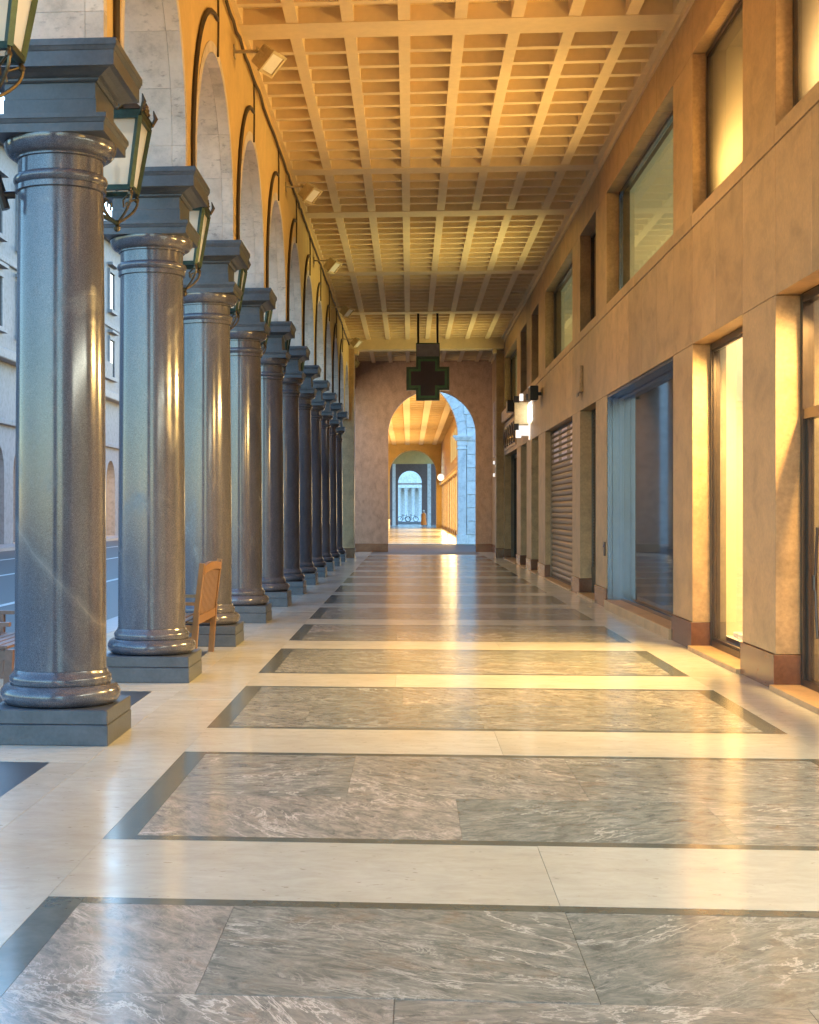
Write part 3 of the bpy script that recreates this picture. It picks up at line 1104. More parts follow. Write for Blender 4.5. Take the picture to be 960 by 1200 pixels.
WARM = (1.0, .55, .16)
PALE = (1.0, .9, .55)
def lamp_panel(x, y, z, sx, sy, power, col=WARM):
    wp('lamp_panel', 'e_warm', x-sx/2, x+sx/2, y-sy/2, y+sy/2, z, z+.03)
    a = area('shop_lamp', (x, y, z-.02), sx, sy, power, col)
    a.parent = sw; a.location = (x-XR, y, z-.02)
    return a

FILLW = 55
DEEP = (1.0, .56, .12)
def out_fill(x, y, z, ly, power, col=(1, .60, .20), tilt=44, spread=145):
    """added fill strip, no known lamp, inside the head of a shop window, throwing its light outward and down"""
    wp('fill_strip', 'flood', x+.005, x+.06, y-ly/2, y+ly/2, z-.02, z+.08)
    a = area('strip_fill', (0, 0, 0), ly, .12, power, col)  # added light for the floor and columns outside
    a.parent = sw; a.location = (x-XR-.01, y, z-.03)
    a.rotation_euler = (0, math.radians(tilt), 0)
    a.data.spread = math.radians(spread)
    a.data.size, a.data.size_y = .12, ly
UPW = 11
def up_fill(y, ly, col, pw=1.0):
    """added fill strip hidden low inside a frosted upper window"""
    wp('fill_strip', 'flood', 4.12, 4.3, y-ly/2, y+ly/2, US-.09, US+.1)
    a = area('up_fill_light', (0, 0, 0), .10, ly, UPW*pw, col, Vector((.62, -.12, -.78)).to_track_quat('Z', 'Y').to_euler(), sw)  # unseen light added to brighten the ceiling
    a.rotation_euler = (0, math.radians(117), 0)
    a.data.spread = math.radians(92)
    a.data.size = .25
    a.location = (4.10-XR, y, US+.12)
def upper_window(y0, y1, kind):
    fx = XR+.15 if kind in ('frost', 'peach') else XR+.2
    w = rect_frame('upper_window', 'bluemetal' if kind == 'blue' else 'frame', fx, fx+.07, y0+.004, y1-.004, US+.004, UT-.004, .055)
    def pane(mat):
        o = cbox('pane', M[mat], w, fx+.03, fx+.042, y0+.06, y1-.06, US+.06, UT-.06)
        return o
    if kind == 'frost':
        pane('frosted')
        room(y0-.1, y1+.1, US-.1, UT+.1, .9, 'upper_room', 3.66, 'upper_room')
        lamp_panel(4.1, (y0+y1)/2, UT+.04, .5, y1-y0-.6, .3)
        up_fill((y0+y1)/2, 1.5, (1, .60, .19), .8)
        m2 = MB()
        m2.lathe([(.01, 6.30), (.08, 6.34), (.11, 6.42), (.08, 6.50), (.01, 6.54)], 3.86, y0+.95, 16)
        wmb('bulb', m2, M['e_warm'])
    elif kind == 'peach':
        pane('frosted')
        room(y0-.1, y1+.1, US-.1, UT+.1, .9, 'upper_peach', 3.66, 'upper_peach')
        lamp_panel(4.1, (y0+y1)/2, UT+.04, .5, y1-y0-.6, .4, (1, .72, .42))
        up_fill((y0+y1)/2, 1.5, (1, .62, .26), .7)
    elif kind == 'lit':
        pane('glass')
        cbox('fill_glow_sheet', M['e_gold'], w, fx+.46, fx+.48, y0+.02, y1-.02, US+.02, UT-.02)  # glowing sheet added out of view, goes with the fill below
        a = area('window_fill', (0, 0, 0), UT-US-.2, y1-y0-.4, FILLW, DEEP, Vector((.7, 0, -.6)).to_track_quat('Z', 'Y').to_euler())  # added fill: window out of view made lit to warm the ceiling
        a.data.spread = math.radians(120)
        a.data.size, a.data.size_y = 1.6, 4.5
        a.parent = sw; a.location = (fx+.40-XR, (y0+y1)/2, (US+UT)/2)
    elif kind in ('blue', 'blind'):
        pane('glass')
        cbox('blind', M['blind'], w, XR+.385, XR+.40, y0-.1, y1+.1, US-.1, UT+.1)
        L = y1-y0-.8
        a = area('up_fill_light', (0, 0, 0), .05, L, 17 if kind == 'blue' else 12, (1, .60, .20) if kind == 'blue' else (1, .80, .32), (0, math.radians(120), 0), sw)  # added light hidden by the sill, warms the ceiling farther along
        a.data.spread = math.radians(110)
        a.location = (fx+.11-XR, (y0+y1)/2, US+.075)
        wp('fill_strip', 'flood', fx+.118, fx+.15, y0+.4, y1-.4, US+.005, US+.1)
    else:
        pane('darkpane')
        cbox('back_board', M['darkroom'], w, XR+.385, XR+.40, y0-.1, y1+.1, US-.1, UT+.1)
    return w

for kind, y0, y1 in bays:
    if kind == 'door':
        fx = XR+TK
        fr = rect_frame('shop_door_frame', 'frame', fx, fx+.10, y0+.004, y1-.004, .03, LT-.004, .075)
        cbox('transom', M['frame'], fr, fx+.004, fx+.096, y0+.08, y1-.08, 2.43, 2.52)
        cbox('inner_stile', M['frame'], fr, fx+.03, fx+.075, y1-.16, y1-.08, .05, 2.43)
        cbox('inner_stile', M['frame'], fr, fx+.03, fx+.075, y0+.08, y0+.16, .05, 2.43)
        cbox('transom_pane', M['glass'], fr, fx+.045, fx+.057, y0+.075, y1-.075, 2.52, LT-.08)
        dr = wp('glass_door', 'glass', fx+.05, fx+.062, y0+.16, y1-.16, .06, 2.43)
        m2 = MB()
        hy = 12.86
        hp = [(3.462, hy, .52)]
        for i in range(13):
            u = i/12
            hp.append((3.462-.0, hy+.05*math.sin(PI*u), .56+.87*u))
        hp.append((3.462, hy, 1.47))
        m2.tube(hp, .014, 8)
        for z in (.58, 1.41):
            m2.tube([(3.462, hy, z), (fx+.055, hy, z)], .010, 8)
        m2.tube([(3.452, hy+.05, .93), (3.452, hy+.05, 1.06)], .02, 8)
        wmb('handle', m2, M['frame'], dr)
        cbox('lock', M['bluemetal'], dr, fx+.028, fx+.05, 12.6, 12.72, 1.50, 1.57)
        sill(y0, y1)
        room(y0-.3, 14.2, .02, 4.2, 2.2, 'peach')
        lamp_panel(4.5, 12.4, 4.1, .9, 2.2, 7, (1, .80, .58))
        out_fill(3.80, 12.2, 3.42, 1.4, 30)
        upper_window(y0, y1, 'peach')
    elif kind == 'show':
        fx = XR+TK-.02
        fr = rect_frame('shop_window_frame', 'frame', fx, fx+.10, y0+.004, y1-.004, .05, LT-.004, .07)
        cbox('pane', M['glass'], fr, fx+.05, fx+.062, y0+.07, y1-.07, .11, LT-.07)
        rect_frame('inner_rim', 'frame', fx+.02, fx+.045, y0+.075, y1-.075, .125, LT-.075, .025, fr)
        sill(y0, y1)
        room(14.3, y1+.12, .16, 4.2, 1.5, 'room')
        wp('display_board', 'display', 3.72, 4.9, y0+.3, y1-.1, .161, .22, .01)
        lamp_panel(4.0, 16.2, 4.05, .5, 2.0, 7, (1, .84, .58))
        out_fill(3.80, 16.1, 3.42, 1.5, 52)
        upper_window(y0, y1, 'frost')
    elif kind in ('blue', 'wide'):
        dp = XR+.21
        m2 = MB()
        m2.box(XR+.012, dp-.125, y1-.03, y1-.002, .02, LT-.004)
        fr = wmb('steel_jamb', m2, M['bluemetal'])
        wp('steel_jamb', 'bluemetal', dp-.12, dp+.06, y1-.034, y1-.002, .02, LT-.004)
        wp('steel_jamb', 'bluemetal', XR+.012, dp+.06, y0+.002, y0+.03, .02, LT-.004)
        n = 3
        for i in range(n):
            a, b = y0+.03+(y1-y0-.06)*i/n, y0+.03+(y1-y0-.06)*(i+1)/n
            wp('steel_soffit', 'bluemetal', XR+.012, dp+.06, a+.004, b-.004, LT-.05, LT-.006)
        fr = rect_frame('shop_window_frame', 'bluemetal', dp, dp+.06, y0+.035, y1-.04, .14, LT-.055, .05)
        pn = cbox('pane', M['greyglass' if kind == 'blue' else 'glass'], fr, dp+.03, dp+.042, y0+.08, y1-.09, .19, LT-.1)
        wp('threshold', 'wall', XR-.05, dp+.08, y0+.035, y1-.036, -.02, .138, .006)
        upper_window(y0, y1, 'blue' if kind == 'blue' else 'lit')
        if kind == 'blue':
            room(y0-.1, y1+.1, .1, 4.2, 3.0, 'greyroom', dp+.1, 'greyroom')
            a = area('room_fill', (0, 0, 0), 1.0, 4.0, 5.0, (.92, .88, 1.0), (0, 0, 0), sw)  # added light: the lit room stands in for a bright reflection in the pane
            a.location = (2.0, (y0+y1)/2, 4.1)
        else:
            room(y0-.1, y1+.1, .1, 4.2, 2.2, 'room', dp+.1)
            if y0 > 0:
                lamp_panel(4.7, (y0+y1)/2, 4.1, 1.0, 5.0, 8, PALE)
                out_fill(3.72, (y0+y1)/2, 3.40, 5.6, 22, (1.0, .98, .84), 28, 180)
    elif kind == 'slot':
        fx = XR+TK+.05
        sh = wp('grille_shutter', 'darkshutter', fx, fx+.02, y0, y1, .05, LT)
        m3 = MB()
        n = 58
        base = MB().box(fx-.022, fx, y0+.03, y1-.03, .0, .038, 0).mesh('slat', M['darkshutter'])
        for i in range(n):
            link('slat', base, sh, (0, 0, .08+i*(LT-.1)/n))
        cbox('bottom_panel', M['frame'], sh, fx-.05, fx-.023, y0+.02, y1-.02, .06, .55)
        sill(y0, y1)
        upper_window(y0, y1, 'dark')
    elif kind == 'shutter':
        fx = XR+.16
        sh = wp('roller_shutter', 'darkshutter', fx+.03, fx+.05, y0, y1, .03, LT)
        n = 27
        ph = (LT-.10)/n
        m3 = MB()
        pr = [(fx+.03, 0), (fx+.004, .012), (fx-.012, ph*.35), (fx-.014, ph*.65), (fx+.004, ph-.016), (fx+.03, ph-.006)]
        vs = [(x, y, z) for y in (y0+.04, y1-.04) for (x, z) in pr]
        k = len(pr)
        m3.add(vs, [(i, i+1, k+i+1, k+i) for i in range(k-1)] + [tuple(range(k)), tuple(range(2*k-1, k-1, -1))])
        base = m3.mesh('slat', M['shutter'])
        slot = MB().box(fx-.017, fx-.008, -.55, .55, .03, .085).mesh('slot_window', M['lilac'])
        for i in range(n):
            s = link('slat', base, sh, (0, 0, .06+ph*i))
            if i >= n-7:
                for yy in (31.3, 33.1, 34.9):
                    if i == n-7 and yy > 32:
                        continue
                    o = link('slot_window', slot, s, (0, yy, 0))
        cbox('guide_rail', M['shutter'], sh, fx-.04, fx+.06, y0+.002, y0+.045, .03, LT-.003)
        cbox('guide_rail', M['shutter'], sh, fx-.04, fx+.06, y1-.045, y1-.002, .03, LT-.003)
        cbox('bottom_rail', M['frame'], sh, fx-.03, fx+.02, y0+.05, y1-.05, .03, .075)
        sill(y0, y1, .03)
        upper_window(y0, y1, 'blind')
    elif kind == 'gold':
        fx = XR+TK+.1
        fr = rect_frame('shop_door_frame', 'frame', fx, fx+.08, y0+.004, y1-.004, .03, LT-.004, .09)
        dr = cbox('dark_pane', M['darkpane'], fr, fx+.03, fx+.05, y0+.09, y1-.09, .05, LT-.1)
        cbox('rail', M['frame'], fr, fx+.01, fx+.06, y0+.09, y1-.09, 2.3, 2.38)
        sill(y0, y1, .035)
        upper_window(y0, y1, 'dark')
    else:
        fx = XR+TK+.1
        fr = rect_frame('shop_door_frame', 'black', fx, fx+.08, y0+.004, y1-.004, .03, LT-.004, .10)
        cbox('dark_pane', M['darkpane'], fr, fx+.03, fx+.05, y0+.1, y1-.1, .05, LT-.1)
        for i in (1, 2):
            yy = y0+(y1-y0)*i/3
            cbox('mullion', M['black'], fr, fx+.01, fx+.07, yy-.05, yy+.05, .05, LT-.1)
        cbox('door_panel', M['bronze'], fr, fx-.02, fx+.01, y0+.2, y0+1.7, .1, .9)
        sill(y0, y1, .03)
        upper_window(y0, y1, 'blind')

# small things on the shop wall
ab = empty('alarm_box', (XR, 28.5, 4.1), 'small tan alarm box on the shop wall above the dark narrow shutter', 'alarm box')
MB().box(-.07, -.001, -.22, .22, -.22, .28, 0, .01).build('case', M['wall'], ab)
MB().box(-.085, -.071, -.16, .16, -.30, -.23).build('grille', M['frame'], ab)
ic = empty('intercom', (XR, 25.15, .98), 'little dark intercom plate on the pier between steel window and dark shutter', 'intercom')
MB().box(-.02, -.001, -.09, .09, -.12, .12, 0, .006).build('plate', M['frame'], ic)
MB().lathe([(.025, 0), (.02, .01)], 0, 0, 10).build('button', M['bluemetal'], ic, (-.02, 0, .05)).rotation_euler = (0, -PI/2, 0)

# lit box sign standing out from the wall
sg = empty('lit_sign', (XR, 41.0, 4.3), 'bright white lit box sign with dark corner notches jutting from the shop wall', 'sign')
YS = 0.0
MB().box(-.40, -.02, -.06, .06, -.30, .32, 0, .01).build('face_board', M['flood'], sg)
MB().box(-.02, -.001, -.42, -.10, -.72, .72).build('lit_panel', M['e_white'], sg)
MB().box(-.30, -.025, -.42, -.28, -.62, -.34).build('lit_panel', M['e_white'], sg)
m2 = MB()
for (x, z) in ((-.42, .40), (-.42, -.36), (-.08, -.42), (-.08, .46)):
    m2.box(x-.0, x+.14, -.09, .05, z-.09, z+.09)
m2.build('notch', M['black'], sg)
MB().box(-.26, -.16, -.09, .04, .36, .55).build('lit_tab', M['e_white'], sg)
MB().box(-.36, -.22, -.09, .04, -.66, -.44).build('lit_tab', M['e_white'], sg)
a = area('sign_lamp', (0, 0, 0), .5, 1.2, 1.5, (1, .97, .92), (0, -PI/2, 0), sg)
a.location = (-.05, -.3, 0)
for yy, z, lab in ((37.2, 4.55, 'black box spotlight on the wall right of the lit sign'), (45.8, 4.85, 'black box spotlight on the wall left of the lit sign')):
    sp = empty('wall_spotlight', (XR, yy, z), lab, 'spotlight', 'black spotlights on the shop wall')
    MB().box(-.30, -.10, -.35, .35, -.18, .18, 0, .02).build('housing', M['black'], sp)
    MB().box(-.10, -.001, -.04, .04, -.04, .04).build('arm', M['black'], sp)
    MB().box(-.27, -.13, -.30, .30, -.187, -.181).build('lens', M['lens'], sp)
# relief sign with looped ornament over the dark shopfront
rs = empty('relief_sign', (XR, 48.5, 4.1), 'carved relief sign panel with looped shapes over the dark shopfront', 'sign')
MB().box(-.03, -.001, -2.7, 2.7, -.42, .42, 0, .01).build('board', M['wall'], rs)
MB().box(-.12, -.001, -2.8, 2.8, .55, .95, 0, .03).build('cornice', M['wall'], rs)
for i in range(5):
    m2 = MB()
    yy = -2.1+i*1.05
    pts = [(-.045, yy+.30*math.cos(2*PI*j/20), .30*math.sin(2*PI*j/20)) for j in range(21)]
    m2.tube(pts, .035, 6)
    m2.bar((-.045, yy-.38, -.33), (-.045, yy-.38, .33), .05)
    m2.build('loop_relief', M['frame'], rs)
vs_ = empty('vertical_sign', (3.10, 54.2, 0), 'narrow pale upright signboard on the wall beyond the portal pier', 'sign')
MB().box(-.04, .04, -.5, .5, 3.6, 5.6, 0, .01).build('board', M['pinkboard'], vs_)
MB().box(.0, .16, -.05, .05, 4.5, 4.6).build('arm', M['black'], vs_)
MB().box(-.06, .0, -.08, .08, 3.34, 3.46).build('lamp', M['e_white'], vs_)
MB().box(-.06, .0, -.08, .08, 2.89, 3.01).build('lamp', M['e_white'], vs_)

# ------------------------------------------------------------------ end wall with its arch
ew = empty('end_wall', (0, YEND, 0), 'brown stone wall with a tall round archway closing the passage', 'wall')
mb = MB()
arch_wall(mb, lambda u, z, w: (u, w-YEND, z), -2.86, 4.2, 0.0, 8.4, .895, 1.755, 4.72, YEND, YEND+.45, 32)
mb.build('masonry', M['endwall'], ew)
for a, b in ((-2.86, -.86), (2.65, 3.3)):
    MB().box(a, b, -.02, .44, 0, .33, 0, .005).build('skirting_block', M['skirt'], ew)

MB().box(-2.85, -2.16, 52.16-YEND, -.004, 6.6, 8.4).build('side_lintel', M['endwall'], ew)

# ------------------------------------------------------------------ pharmacy cross
ph = empty('pharmacy_cross', (.55, 44.7, 0), 'unlit green pharmacy cross sign hanging from the ceiling on two black rods', 'sign')
def crossv(x0, h, z0, z1, zc0, zc1, y0, y1):
    m2 = MB()
    a, b = x0, h
    out = [(-a, z0), (a, z0), (a, zc0), (b, zc0), (b, zc1), (a, zc1), (a, z1), (-a, z1), (-a, zc1), (-b, zc1), (-b, zc0), (-a, zc0)]
    n = len(out)
    vs = [(x, y, z) for y in (y0, y1) for x, z in out]
    fs = [tuple(range(n)), tuple(range(2*n-1, n-1, -1))] + [(i, (i+1) % n, n+(i+1) % n, n+i) for i in range(n)]
    return m2.add(vs, fs)
crossv(.355, .645, 4.96, 6.27, 5.27, 5.97, -.11, .11).build('cross_body', M['green'], ph)
crossv(.285, .575, 5.03, 6.20, 5.34, 5.90, -.125, -.112).build('neon_rim', plain('neon_green', (.05, .16, .04), .3), ph)
crossv(.215, .505, 5.10, 6.13, 5.41, 5.83, -.14, -.127).build('led_panel', M['maroon'], ph)
MB().box(-.355, .355, -.1, .1, 6.275, 6.69).build('box_rim', M['green'], ph)
MB().box(-.34, .34, -.112, -.101, 6.285, 6.655).build('box_panel', M['greybox'], ph)
for x in (-.29, .29):
    MB().tube([(x, 0, 6.69), (x, 0, ZC-.012)], .035, 8).build('rod', M['black'], ph)

# ------------------------------------------------------------------ benches
def make_bench(L, wood, back=True):
    """origin at the middle of the back edge on the floor; seat runs towards -x"""
    t = empty('bench', (0, 0, 0))
    for y in (-L/2, L/2):
        MB().bar((-.02, y, 0), (.0, y, .42), .07).build('leg', wood, t) if not back else MB().bar((-.05, y, 0), (-.01, y, .55), .075, .06).bar((-.012, y, .54), (.05, y, 1.06), .075, .05).build('leg', wood, t)
        MB().bar((-.50, y, 0), (-.50, y, .62), .07).build('leg', wood, t)
        MB().bar((-.53, y, .635), (.0, y, .635), .07, .035).build('armrest', wood, t)
        MB().bar((-.48, y, .37), (-.04, y, .37), .05, .08).build('side_rail', wood, t)
    for i in range(5):
        x = -.47+i*.10
        MB().box(x-.04, x+.04, -L/2+.03, L/2-.03, .42, .445, 0, .004).build('seat_slat', wood, t)
    MB().box(-.49, -.45, -L/2+.03, L/2-.03, .34, .415).build('front_rail', wood, t)
    if back:
        n = 13
        lean = lambda z: -.012 + (z-.54)*.12
        for i in range(n):
            y = -L/2+.08+(L-.16)*i/(n-1)
            zt = .97+.03*math.cos((i-(n-1)/2)/(n-1)*PI)
            MB().bar((lean(.50), y, .50), (lean(zt), y, zt), .062, .018).build('back_slat', wood, t)
        MB().bar((lean(.47), -L/2, .46), (lean(.47), L/2, .46), .05, .09).build('back_rail', wood, t)
        m2 = MB()
        top = []
        for i in range(13):
            u = i/12
            y = -L/2 + L*u
            top.append((y, .985+.03*math.sin(PI*u)))
        for (ya, za), (yb, zb) in zip(top, top[1:]):
            m2.bar((lean(za)+.004, ya-.003, za), (lean(zb)+.004, yb+.003, zb), .05, .085)
        m2.build('top_rail', wood, t)
    return t
b1 = make_bench(1.42, M['wood'])
b1.location = (-2.22, 16.1, 0)
tag(b1, 'orange brown wooden bench with a slatted back standing between the second and third columns', 'bench')
b2 = make_bench(1.5, M['benchwood'], False)
b2.location = (-3.42, 13.2, 0)
tag(b2, 'dark weathered slatted bench by the kerb behind the largest column', 'bench')

# ------------------------------------------------------------------ block across the side street
for i in range(22):
    yy = 74.2+i*5.2
    for xa, xb in ((-3.9, -1.2), (-1.2, 1.3), (1.3, 3.9)):
        slab('travertine_slab', 'trav' , xa, xb, yy, yy+3.6)
    slab('marble_slab', 'marble', -3.9, 3.9, yy+3.6, yy+5.2)
sa = empty('stone_archway', (-.69, 74.6, 0), 'white dressed stone archway of the next arcade block with grooved courses', 'archway')
AZ = 5.45; AR = 3.11; AC = -.69
mb = MB()
m_ = lambda u, z, w: (u-AC, w, z)
arch_wall(mb, m_, -6.5, AC+AR+.9, 0, 12, AC, AR+.44, AZ, .0, .8, 36)
mb.box(AC+AR+.9-AC, 30, .0, .8, 0, 12)
mb.build('masonry', M['whitestone'], sa)
# archivolt stones
nv = 15
for i in range(nv):
    a0, a1 = PI*i/nv+.002, PI*(i+1)/nv-.002
    m2 = MB()
    ins, outs = [], []
    for q in range(5):
        a = a0+(a1-a0)*q/4
        ins.append((-AR*math.cos(a), AZ+AR*math.sin(a))); outs.append((-(AR+.43)*math.cos(a), AZ+(AR+.43)*math.sin(a)))
    n = 5
    vs = [(u, y, z) for y in (-.10, .7) for (u, z) in ins+outs]
    fs = []
    for q in range(n-1):
        fs += [(q, q+1, n+q+1, n+q), (2*n+q, 3*n+q, 3*n+q+1, 2*n+q+1), (q, 2*n+q, 2*n+q+1, q+1), (n+q, n+q+1, 3*n+q+1, 3*n+q)]
    fs += [(0, n, 3*n, 2*n), (n-1, 3*n-1, 4*n-1, 2*n-1)]
    m2.add(vs, fs)
    m2.build('voussoir', M['whitestone'], sa)
for sgn in (-1, 1):
    x0, x1 = sorted((sgn*AR, sgn*(AR+.42)))
    MB().box(x0, x1, -.10, .75, .45, 4.75, 0, .01).build('pilaster', M['whitestone'], sa)
    MB().box(x0-.06, x1+.06, -.16, .80, 0, .45, 0, .015).build('pilaster_base', M['whitestone'], sa)
    c = (x0+x1)/2
    m2 = MB()
    for (w, za, zb) in ((.05, 4.752, 4.83), (.0, 4.832, 4.95), (.03, 4.952, 5.20), (.12, 5.202, 5.28), (.19, 5.282, 5.36), (.24, 5.362, 5.446)):
        m2.box(x0-w, x1+w, -.10-w*.8, .78, za, zb)
    m2.build('impost', M['whitestone'], sa)
# grooved courses right and left of the pilaster
for sgn in (-1, 1):
    for i in range(12):
        z = .46 + i*.67
        rr = AR+.44
        xin = rr if z+.66 < AZ else None
        if z+.66 >= AZ:
            zz = max(0, z-AZ)
            if zz >= rr:
                continue
            xin = math.sqrt(max(0.0, rr*rr-zz*zz))
            if z < AZ:
                xin = rr
        x0, x1 = sorted((sgn*(xin+.012), sgn*(rr+.95)))
        MB().box(x0, x1, -.06, -.001, z+.018, z+.652, 0, .012).build('course_stone', M['whitestone'], sa)

# second passage
p2 = empty('far_ceiling', (0, 75.4, 8.4), kind='structure')
def q2(name, mat, *b):
    o = cbox(name, M[mat], p2, *b)
    o.location = (0, -75.4, -8.4)
q2('ceiling_slab', 'ceil', -3.6, 3.6, 75.4, 150, 8.7, 8.9)
for x in (-2.9, -1.55, -.2, 1.15, 2.5):
    q2('long_rib', 'ceilrib', x-.22, x+.22, 75.5, 149.9, 8.4, 8.701)
for i in range(37):
    y = 76.5+i*2
    q2('cross_rib', 'ceilrib', -3.4, 3.4, y-.12, y+.12, 8.46, 8.702)
fsw = empty('far_shop_wall', (3.2, 75.4, 0), 'golden lit shop wall seen through the archway on the right', 'wall')
def q3(name, mat, *b):
    o = cbox(name, M[mat], fsw, *b)
    o.location = (-3.2, -75.4, 0)
    return o
q3('masonry', 'wall', 3.3, 3.8, 75.4, 150, 0, 8.9)
q3('masonry', 'wall', 3.2, 3.3, 75.4, 150, 4.3, 8.9)
q3('cornice', 'ceilrib', 3.0, 3.2, 75.4, 150, 4.3, 4.55)
for i in range(15):
    y = 76.2+i*4.95
    q3('pier', 'wall', 3.2, 3.3, y-.5, y+.5, 0, 4.3)
    f_ = q3('shop_window', 'e_gold', 3.27, 3.298, y+.6, y+4.35, .3, 4.1)
    q3('mullion', 'frame', 3.24, 3.27, y+1.8, y+1.95, .1, 4.2)
    if i < 8:
        q3('upper_window', 'blind', 3.18, 3.199, y+.8, y+4.1, 5.4, 7.4)
s_ = empty('round_sign', (3.0, 128.0, 0), 'bright round white shop sign on the golden shop wall beyond the archway', 'sign')
m2 = MB(); m2.lathe([(.26, -.05), (.30, 0), (.26, .05)], 0, 0, 20)
o = m2.build('disc', M['e_white'], s_, (-.3, 0, 4.6)); o.rotation_euler = (PI/2, 0, 0)
MB().box(-.3, .2, -.03, .03, 4.57, 4.63).build('arm', M['black'], s_)
flw = empty('far_pier_row', (-3.3, 75.4, 0), 'row of plain piers with ochre wall above on the street side of the far passage', 'wall')
for i in range(10):
    MB().box(-.4, .1, i*8.2, i*8.2+1.1, 0, 5.6).build('pier', M['wall'], flw)
MB().box(-.4, .1, 0, 74.6, 5.6, 8.9).build('masonry', M['plaster'], flw)
GOLD = (1, .70, .32)
for i in range(3):
    a = area('far_shop_lamp', (3.1, 84+i*24, 2.4), 18, 3.0, 230, GOLD, (0, PI/2, 0))
    a.rotation_euler = (PI/2, 0, -PI/2)
    a.rotation_euler = Vector((1, 0, 0)).to_track_quat('Z', 'Y').to_euler()
    a.parent = fsw; a.location = (-.12, 84-75.4+i*24, 2.4)
w2 = empty('second_end_wall', (0, 150, 0), 'ochre wall with a wide arch closing the far passage', 'wall')
mb = MB()
arch_wall(mb, lambda u, z, w: (u, w-150, z), -3.9, 3.9, 0, 9.2, .35, 2.35, 5.5, 150, 151, 28)
mb.build('masonry', M['plaster'], w2)
w3 = empty('third_frame', (0, 170, 0), 'dark square frame between pale pilasters beyond the second arch', 'wall')
mb = MB()
arch_wall(mb, lambda u, z, w: (u, w-170, z), -6, 6, 0, 9.5, .05, 1.47, 5.25, 184, 184.6, 24)
mb.build('masonry', plain('dark_brown_stone', (.17, .11, .10), .6), w3)
MB().box(-1.95, -1.6, -1, 0, 0, 7.1).build('pilaster', M['whitestone'], w3)
MB().box(2.05, 2.45, -1, 0, 0, 7.1).build('pilaster', M['whitestone'], w3)
MB().box(-3.9, 3.9, -1, 0, 7.1, 9.5).build('lintel', M['plaster'], w3)
MB().box(-1.42, 1.52, 14.2, 14.4, 5.0, 5.2).build('tie_beam', M['pinkboard'], w3)
MB().box(-4.3, 4.3, -20, 14, 9.5, 9.8).build('roof', M['ceil'], w3)
tb = empty('portico_building', (0, 240, 0), 'pale building with four tall columns seen through the farthest arch', 'building')
MB().box(-30, 30, 3, 12, 0, 22).build('wall', M['whitestone'], tb)
MB().box(-5, 5, -1, 3.1, 0, .6).build('steps', M['whitestone'], tb)
MB().box(-5, 5, -.6, 3.1, 5.5, 7.6).build('entablature', M['whitestone'], tb)
cme = MB().lathe([(.42, .6), (.42, .8), (.34, .9), (.30, 5.1), (.42, 5.3), (.42, 5.5)], 0, 0, 16).mesh('pillar', M['whitestone'])
for x in (-1.7, -.55, .6, 1.75):
    link('pillar', cme, tb, (x, 0, 0))
# person in orange
pe = empty('person', (1.55, 163, 0), 'person in a long orange coat standing far off inside the second archway', 'person')
def person():
    m = bpy.data.meshes.new('body')
    V = [(0, 0, .95), (0, 0, 1.25), (0, 0, 1.45), (0, 0, 1.55), (0, -.02, 1.68), (.11, 0, .9), (.12, -.02, .5), (.12, 0, .08), (.13, -.14, .03),
         (-.11, 0, .9), (-.12, .03, .5), (-.12, .05, .08), (-.13, -.09, .03), (.2, 0, 1.42), (.27, 0, 1.14), (.26, -.08, .9), (-.2, 0, 1.42), (-.27, .01, 1.14), (-.26, -.06, .9)]
    E = [(0, 1), (1, 2), (2, 3), (3, 4), (0, 5), (5, 6), (6, 7), (7, 8), (0, 9), (9, 10), (10, 11), (11, 12), (2, 13), (13, 14), (14, 15), (2, 16), (16, 17), (17, 18)]
    Rr = [.16, .15, .14, .06, .10, .10, .07, .05, .05, .10, .07, .05, .05, .07, .05, .04, .07, .05, .04]
    m.from_pydata(V, E, [])
    m.materials.append(M['skin'])
    o = link('body', m, pe)
    md = o.modifiers.new('skin', 'SKIN')
    for i, v in enumerate(m.skin_vertices[0].data):
        v.radius = (Rr[i], Rr[i]); v.use_root = (i == 0)
    o.modifiers.new('sub', 'SUBSURF').levels = 1
    MB().lathe([(.33, .18), (.31, .5), (.25, .95), (.21, 1.15), (.23, 1.36), (.12, 1.5)], 0, 0, 16).build('coat', M['orange'], pe)
    MB().lathe([(.12, 1.68), (.125, 1.74), (.08, 1.81), (.02, 1.83)], 0, -.01, 12).build('hat', M['hair'], pe)
try:
    person()
except Exception:
    m = pe
bn = empty('litter_bin', (-2.1, 150-18, 0), 'pale boxy litter bin by the left edge of the archway opening', 'bin')
MB().box(-.35, .35, -.3, .3, .05, 1.0, 0, .03).build('body', M['room'], bn)
MB().box(-.38, .38, -.33, .33, 1.0, 1.08, 0, .02).build('lid', M['frame'], bn)
def bike():
    t = empty('bicycle', (0, 0, 0))
    for x in (-.5, .5):
        MB().tube([(x+.33*math.cos(2*PI*i/20), 0, .34+.33*math.sin(2*PI*i/20)) for i in range(21)], .035, 5).build('wheel', M['black'], t)
    m2 = MB()
    for a, b in (((-.5, 0, .34), (-.15, 0, .8)), ((-.15, 0, .8), (0, 0, .3)), ((0, 0, .3), (.38, 0, .82)), ((.38, 0, .82), (.5, 0, .34)), ((-.15, 0, .78), (.38, 0, .8)), ((-.5, 0, .34), (0, 0, .3))):
        m2.bar(a, b, .04)
    m2.build('frame', M['black'], t)
    MB().box(-.28, -.02, -.06, .06, .86, .93).build('saddle', M['black'], t)
    MB().bar((.36, -.25, 1.0), (.36, .25, 1.0), .04).bar((.38, 0, .8), (.36, 0, 1.0), .04).build('handlebar', M['black'], t)
    return t
bk = bike()
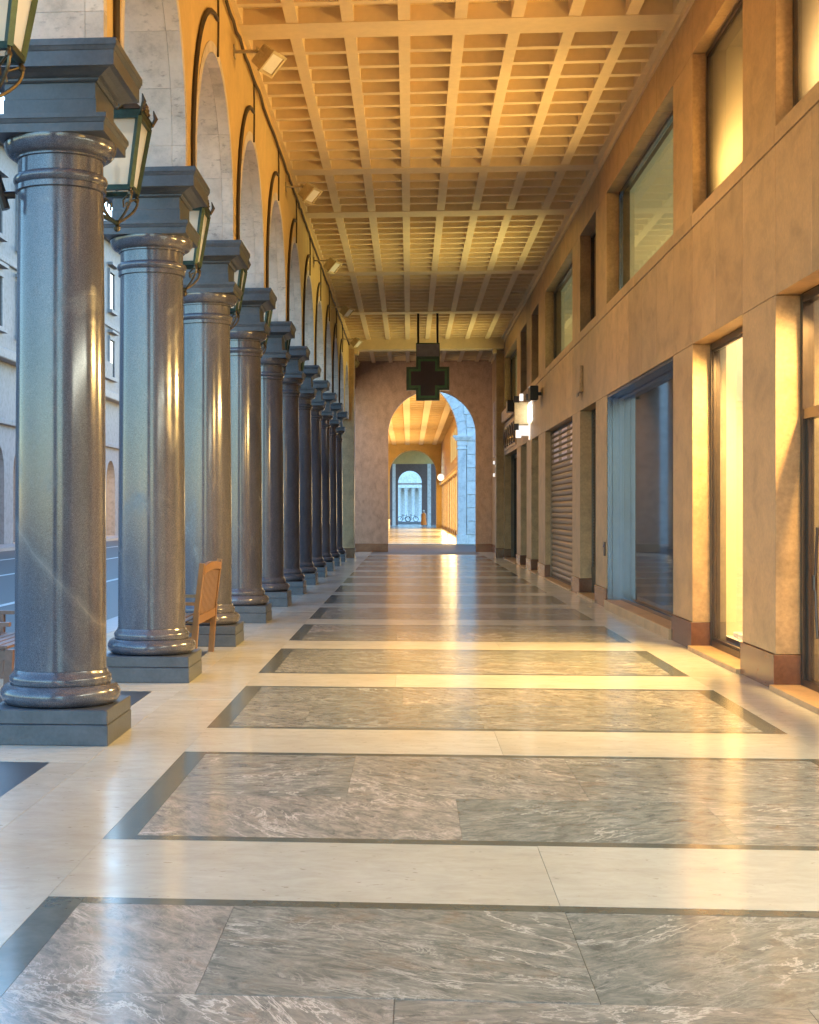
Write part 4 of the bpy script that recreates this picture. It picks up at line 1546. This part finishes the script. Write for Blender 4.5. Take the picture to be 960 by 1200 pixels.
for i, (x, y, l) in enumerate(((-.75, 196, 'dark bicycle parked left of the middle outside the farthest arch'), (.35, 197, 'dark bicycle parked right of the middle outside the farthest arch'))):
    o = bk if i == 0 else copy_tree(bk)
    o.location = (x, y, .32)
    tag(o, l, 'bicycle', 'bicycles outside the farthest arch')
rack = cbox('raised_kerb', M['kerb'], None, -6, 6, 194.5, 199, -.2, .315)
tag(rack, kind='structure')

# ------------------------------------------------------------------ buildings across the road
pz = empty('facing_palazzo', (-20, 0, 0), 'long pale grey stone palazzo with an arcaded ground floor across the road', 'building')
BAY = 4.6
PY0, NB = 22.0, 34
def pp(name, mat, *b, ch=0.0):
    o = cbox(name, M[mat], pz, *b, ch)
    o.location = (20, 0, 0)
    return o
pe1 = PY0+BAY*NB
pp('upper_wall', 'greystone', -24, -20, PY0, pe1, 9.3, 21)
pp('mezzanine_wall', 'greystone', -24, -20.001, PY0, pe1, 6.2, 9.298)
pp('back_wall', 'room', -26.5, -26, PY0, pe1, 0, 6.2)
pp('vault_slab', 'room', -26, -24.01, PY0, pe1, 6.0, 6.2)
pp('ledge', 'greystone', -20, -19.75, PY0, pe1, 5.9, 6.15, ch=.03)
pp('cornice', 'greystone', -20, -19.4, PY0, pe1, 9.0, 9.5, ch=.05)
pp('roof_cornice', 'greystone', -20, -19.2, PY0, pe1, 19.6, 20.4, ch=.08)
pp('string_course', 'greystone', -20, -19.85, PY0, pe1, 13.9, 14.2, ch=.03)
mb = MB()
arch_wall(mb, lambda u, z, w: (w, u, z), 0, BAY, 0, 6.2, BAY/2, 1.45, 3.6, -20, -20.9, 16)
arch_me = mb.mesh('arch_bay', M['greystone'])
m2 = MB()
m2.box(-20, -19.88, -.95, -.72, 0, 2.5); m2.box(-20, -19.88, .72, .95, 0, 2.5); m2.box(-20, -19.84, -.95, .95, 2.502, 2.75); m2.box(-20, -19.65, -1.1, 1.1, 2.95, 3.12); m2.box(-20, -19.7, -1.05, 1.05, -.22, -.002)
wf_me = m2.mesh('window_frame', M['greystone'])
pn_me = MB().box(-20.0, -19.95, -.72, .72, 0, 2.5).mesh('window_pane', M['darkpane'])
bal_me = MB().box(-20, -19.2, -1.3, 1.3, -.35, -.2).box(-19.26, -19.2, -1.3, 1.3, -.2, .75).mesh('balcony', M['greystone'])
crs = MB().box(-20, -19.955, 0, BAY-.04, 0, .52).mesh('rustic_course', M['greystone'])
for i in range(NB):
    y = PY0+BAY*i
    link('arch_bay', arch_me, pz, (20, y, 0))
    for z in (10.6, 15.1):
        w = link('window_frame', wf_me, pz, (20, y+BAY/2, z))
        link('window_pane', pn_me, w)
    if i % 3 == 0:
        link('balcony', bal_me, pz, (20, y+BAY/2, 10.5))
a = area('palazzo_arcade_lamp', (0, 0, 0), 2.0, 60, 500, (1, .6, .22))
a.parent = pz; a.location = (-3.2, 105, 5.9)
a = area('palazzo_arcade_lamp', (0, 0, 0), 2.0, 30, 60, (1, .6, .22))
a.parent = pz; a.location = (-3.2, 62, 5.9)

# block behind the viewer across the road, closing the street view for reflections
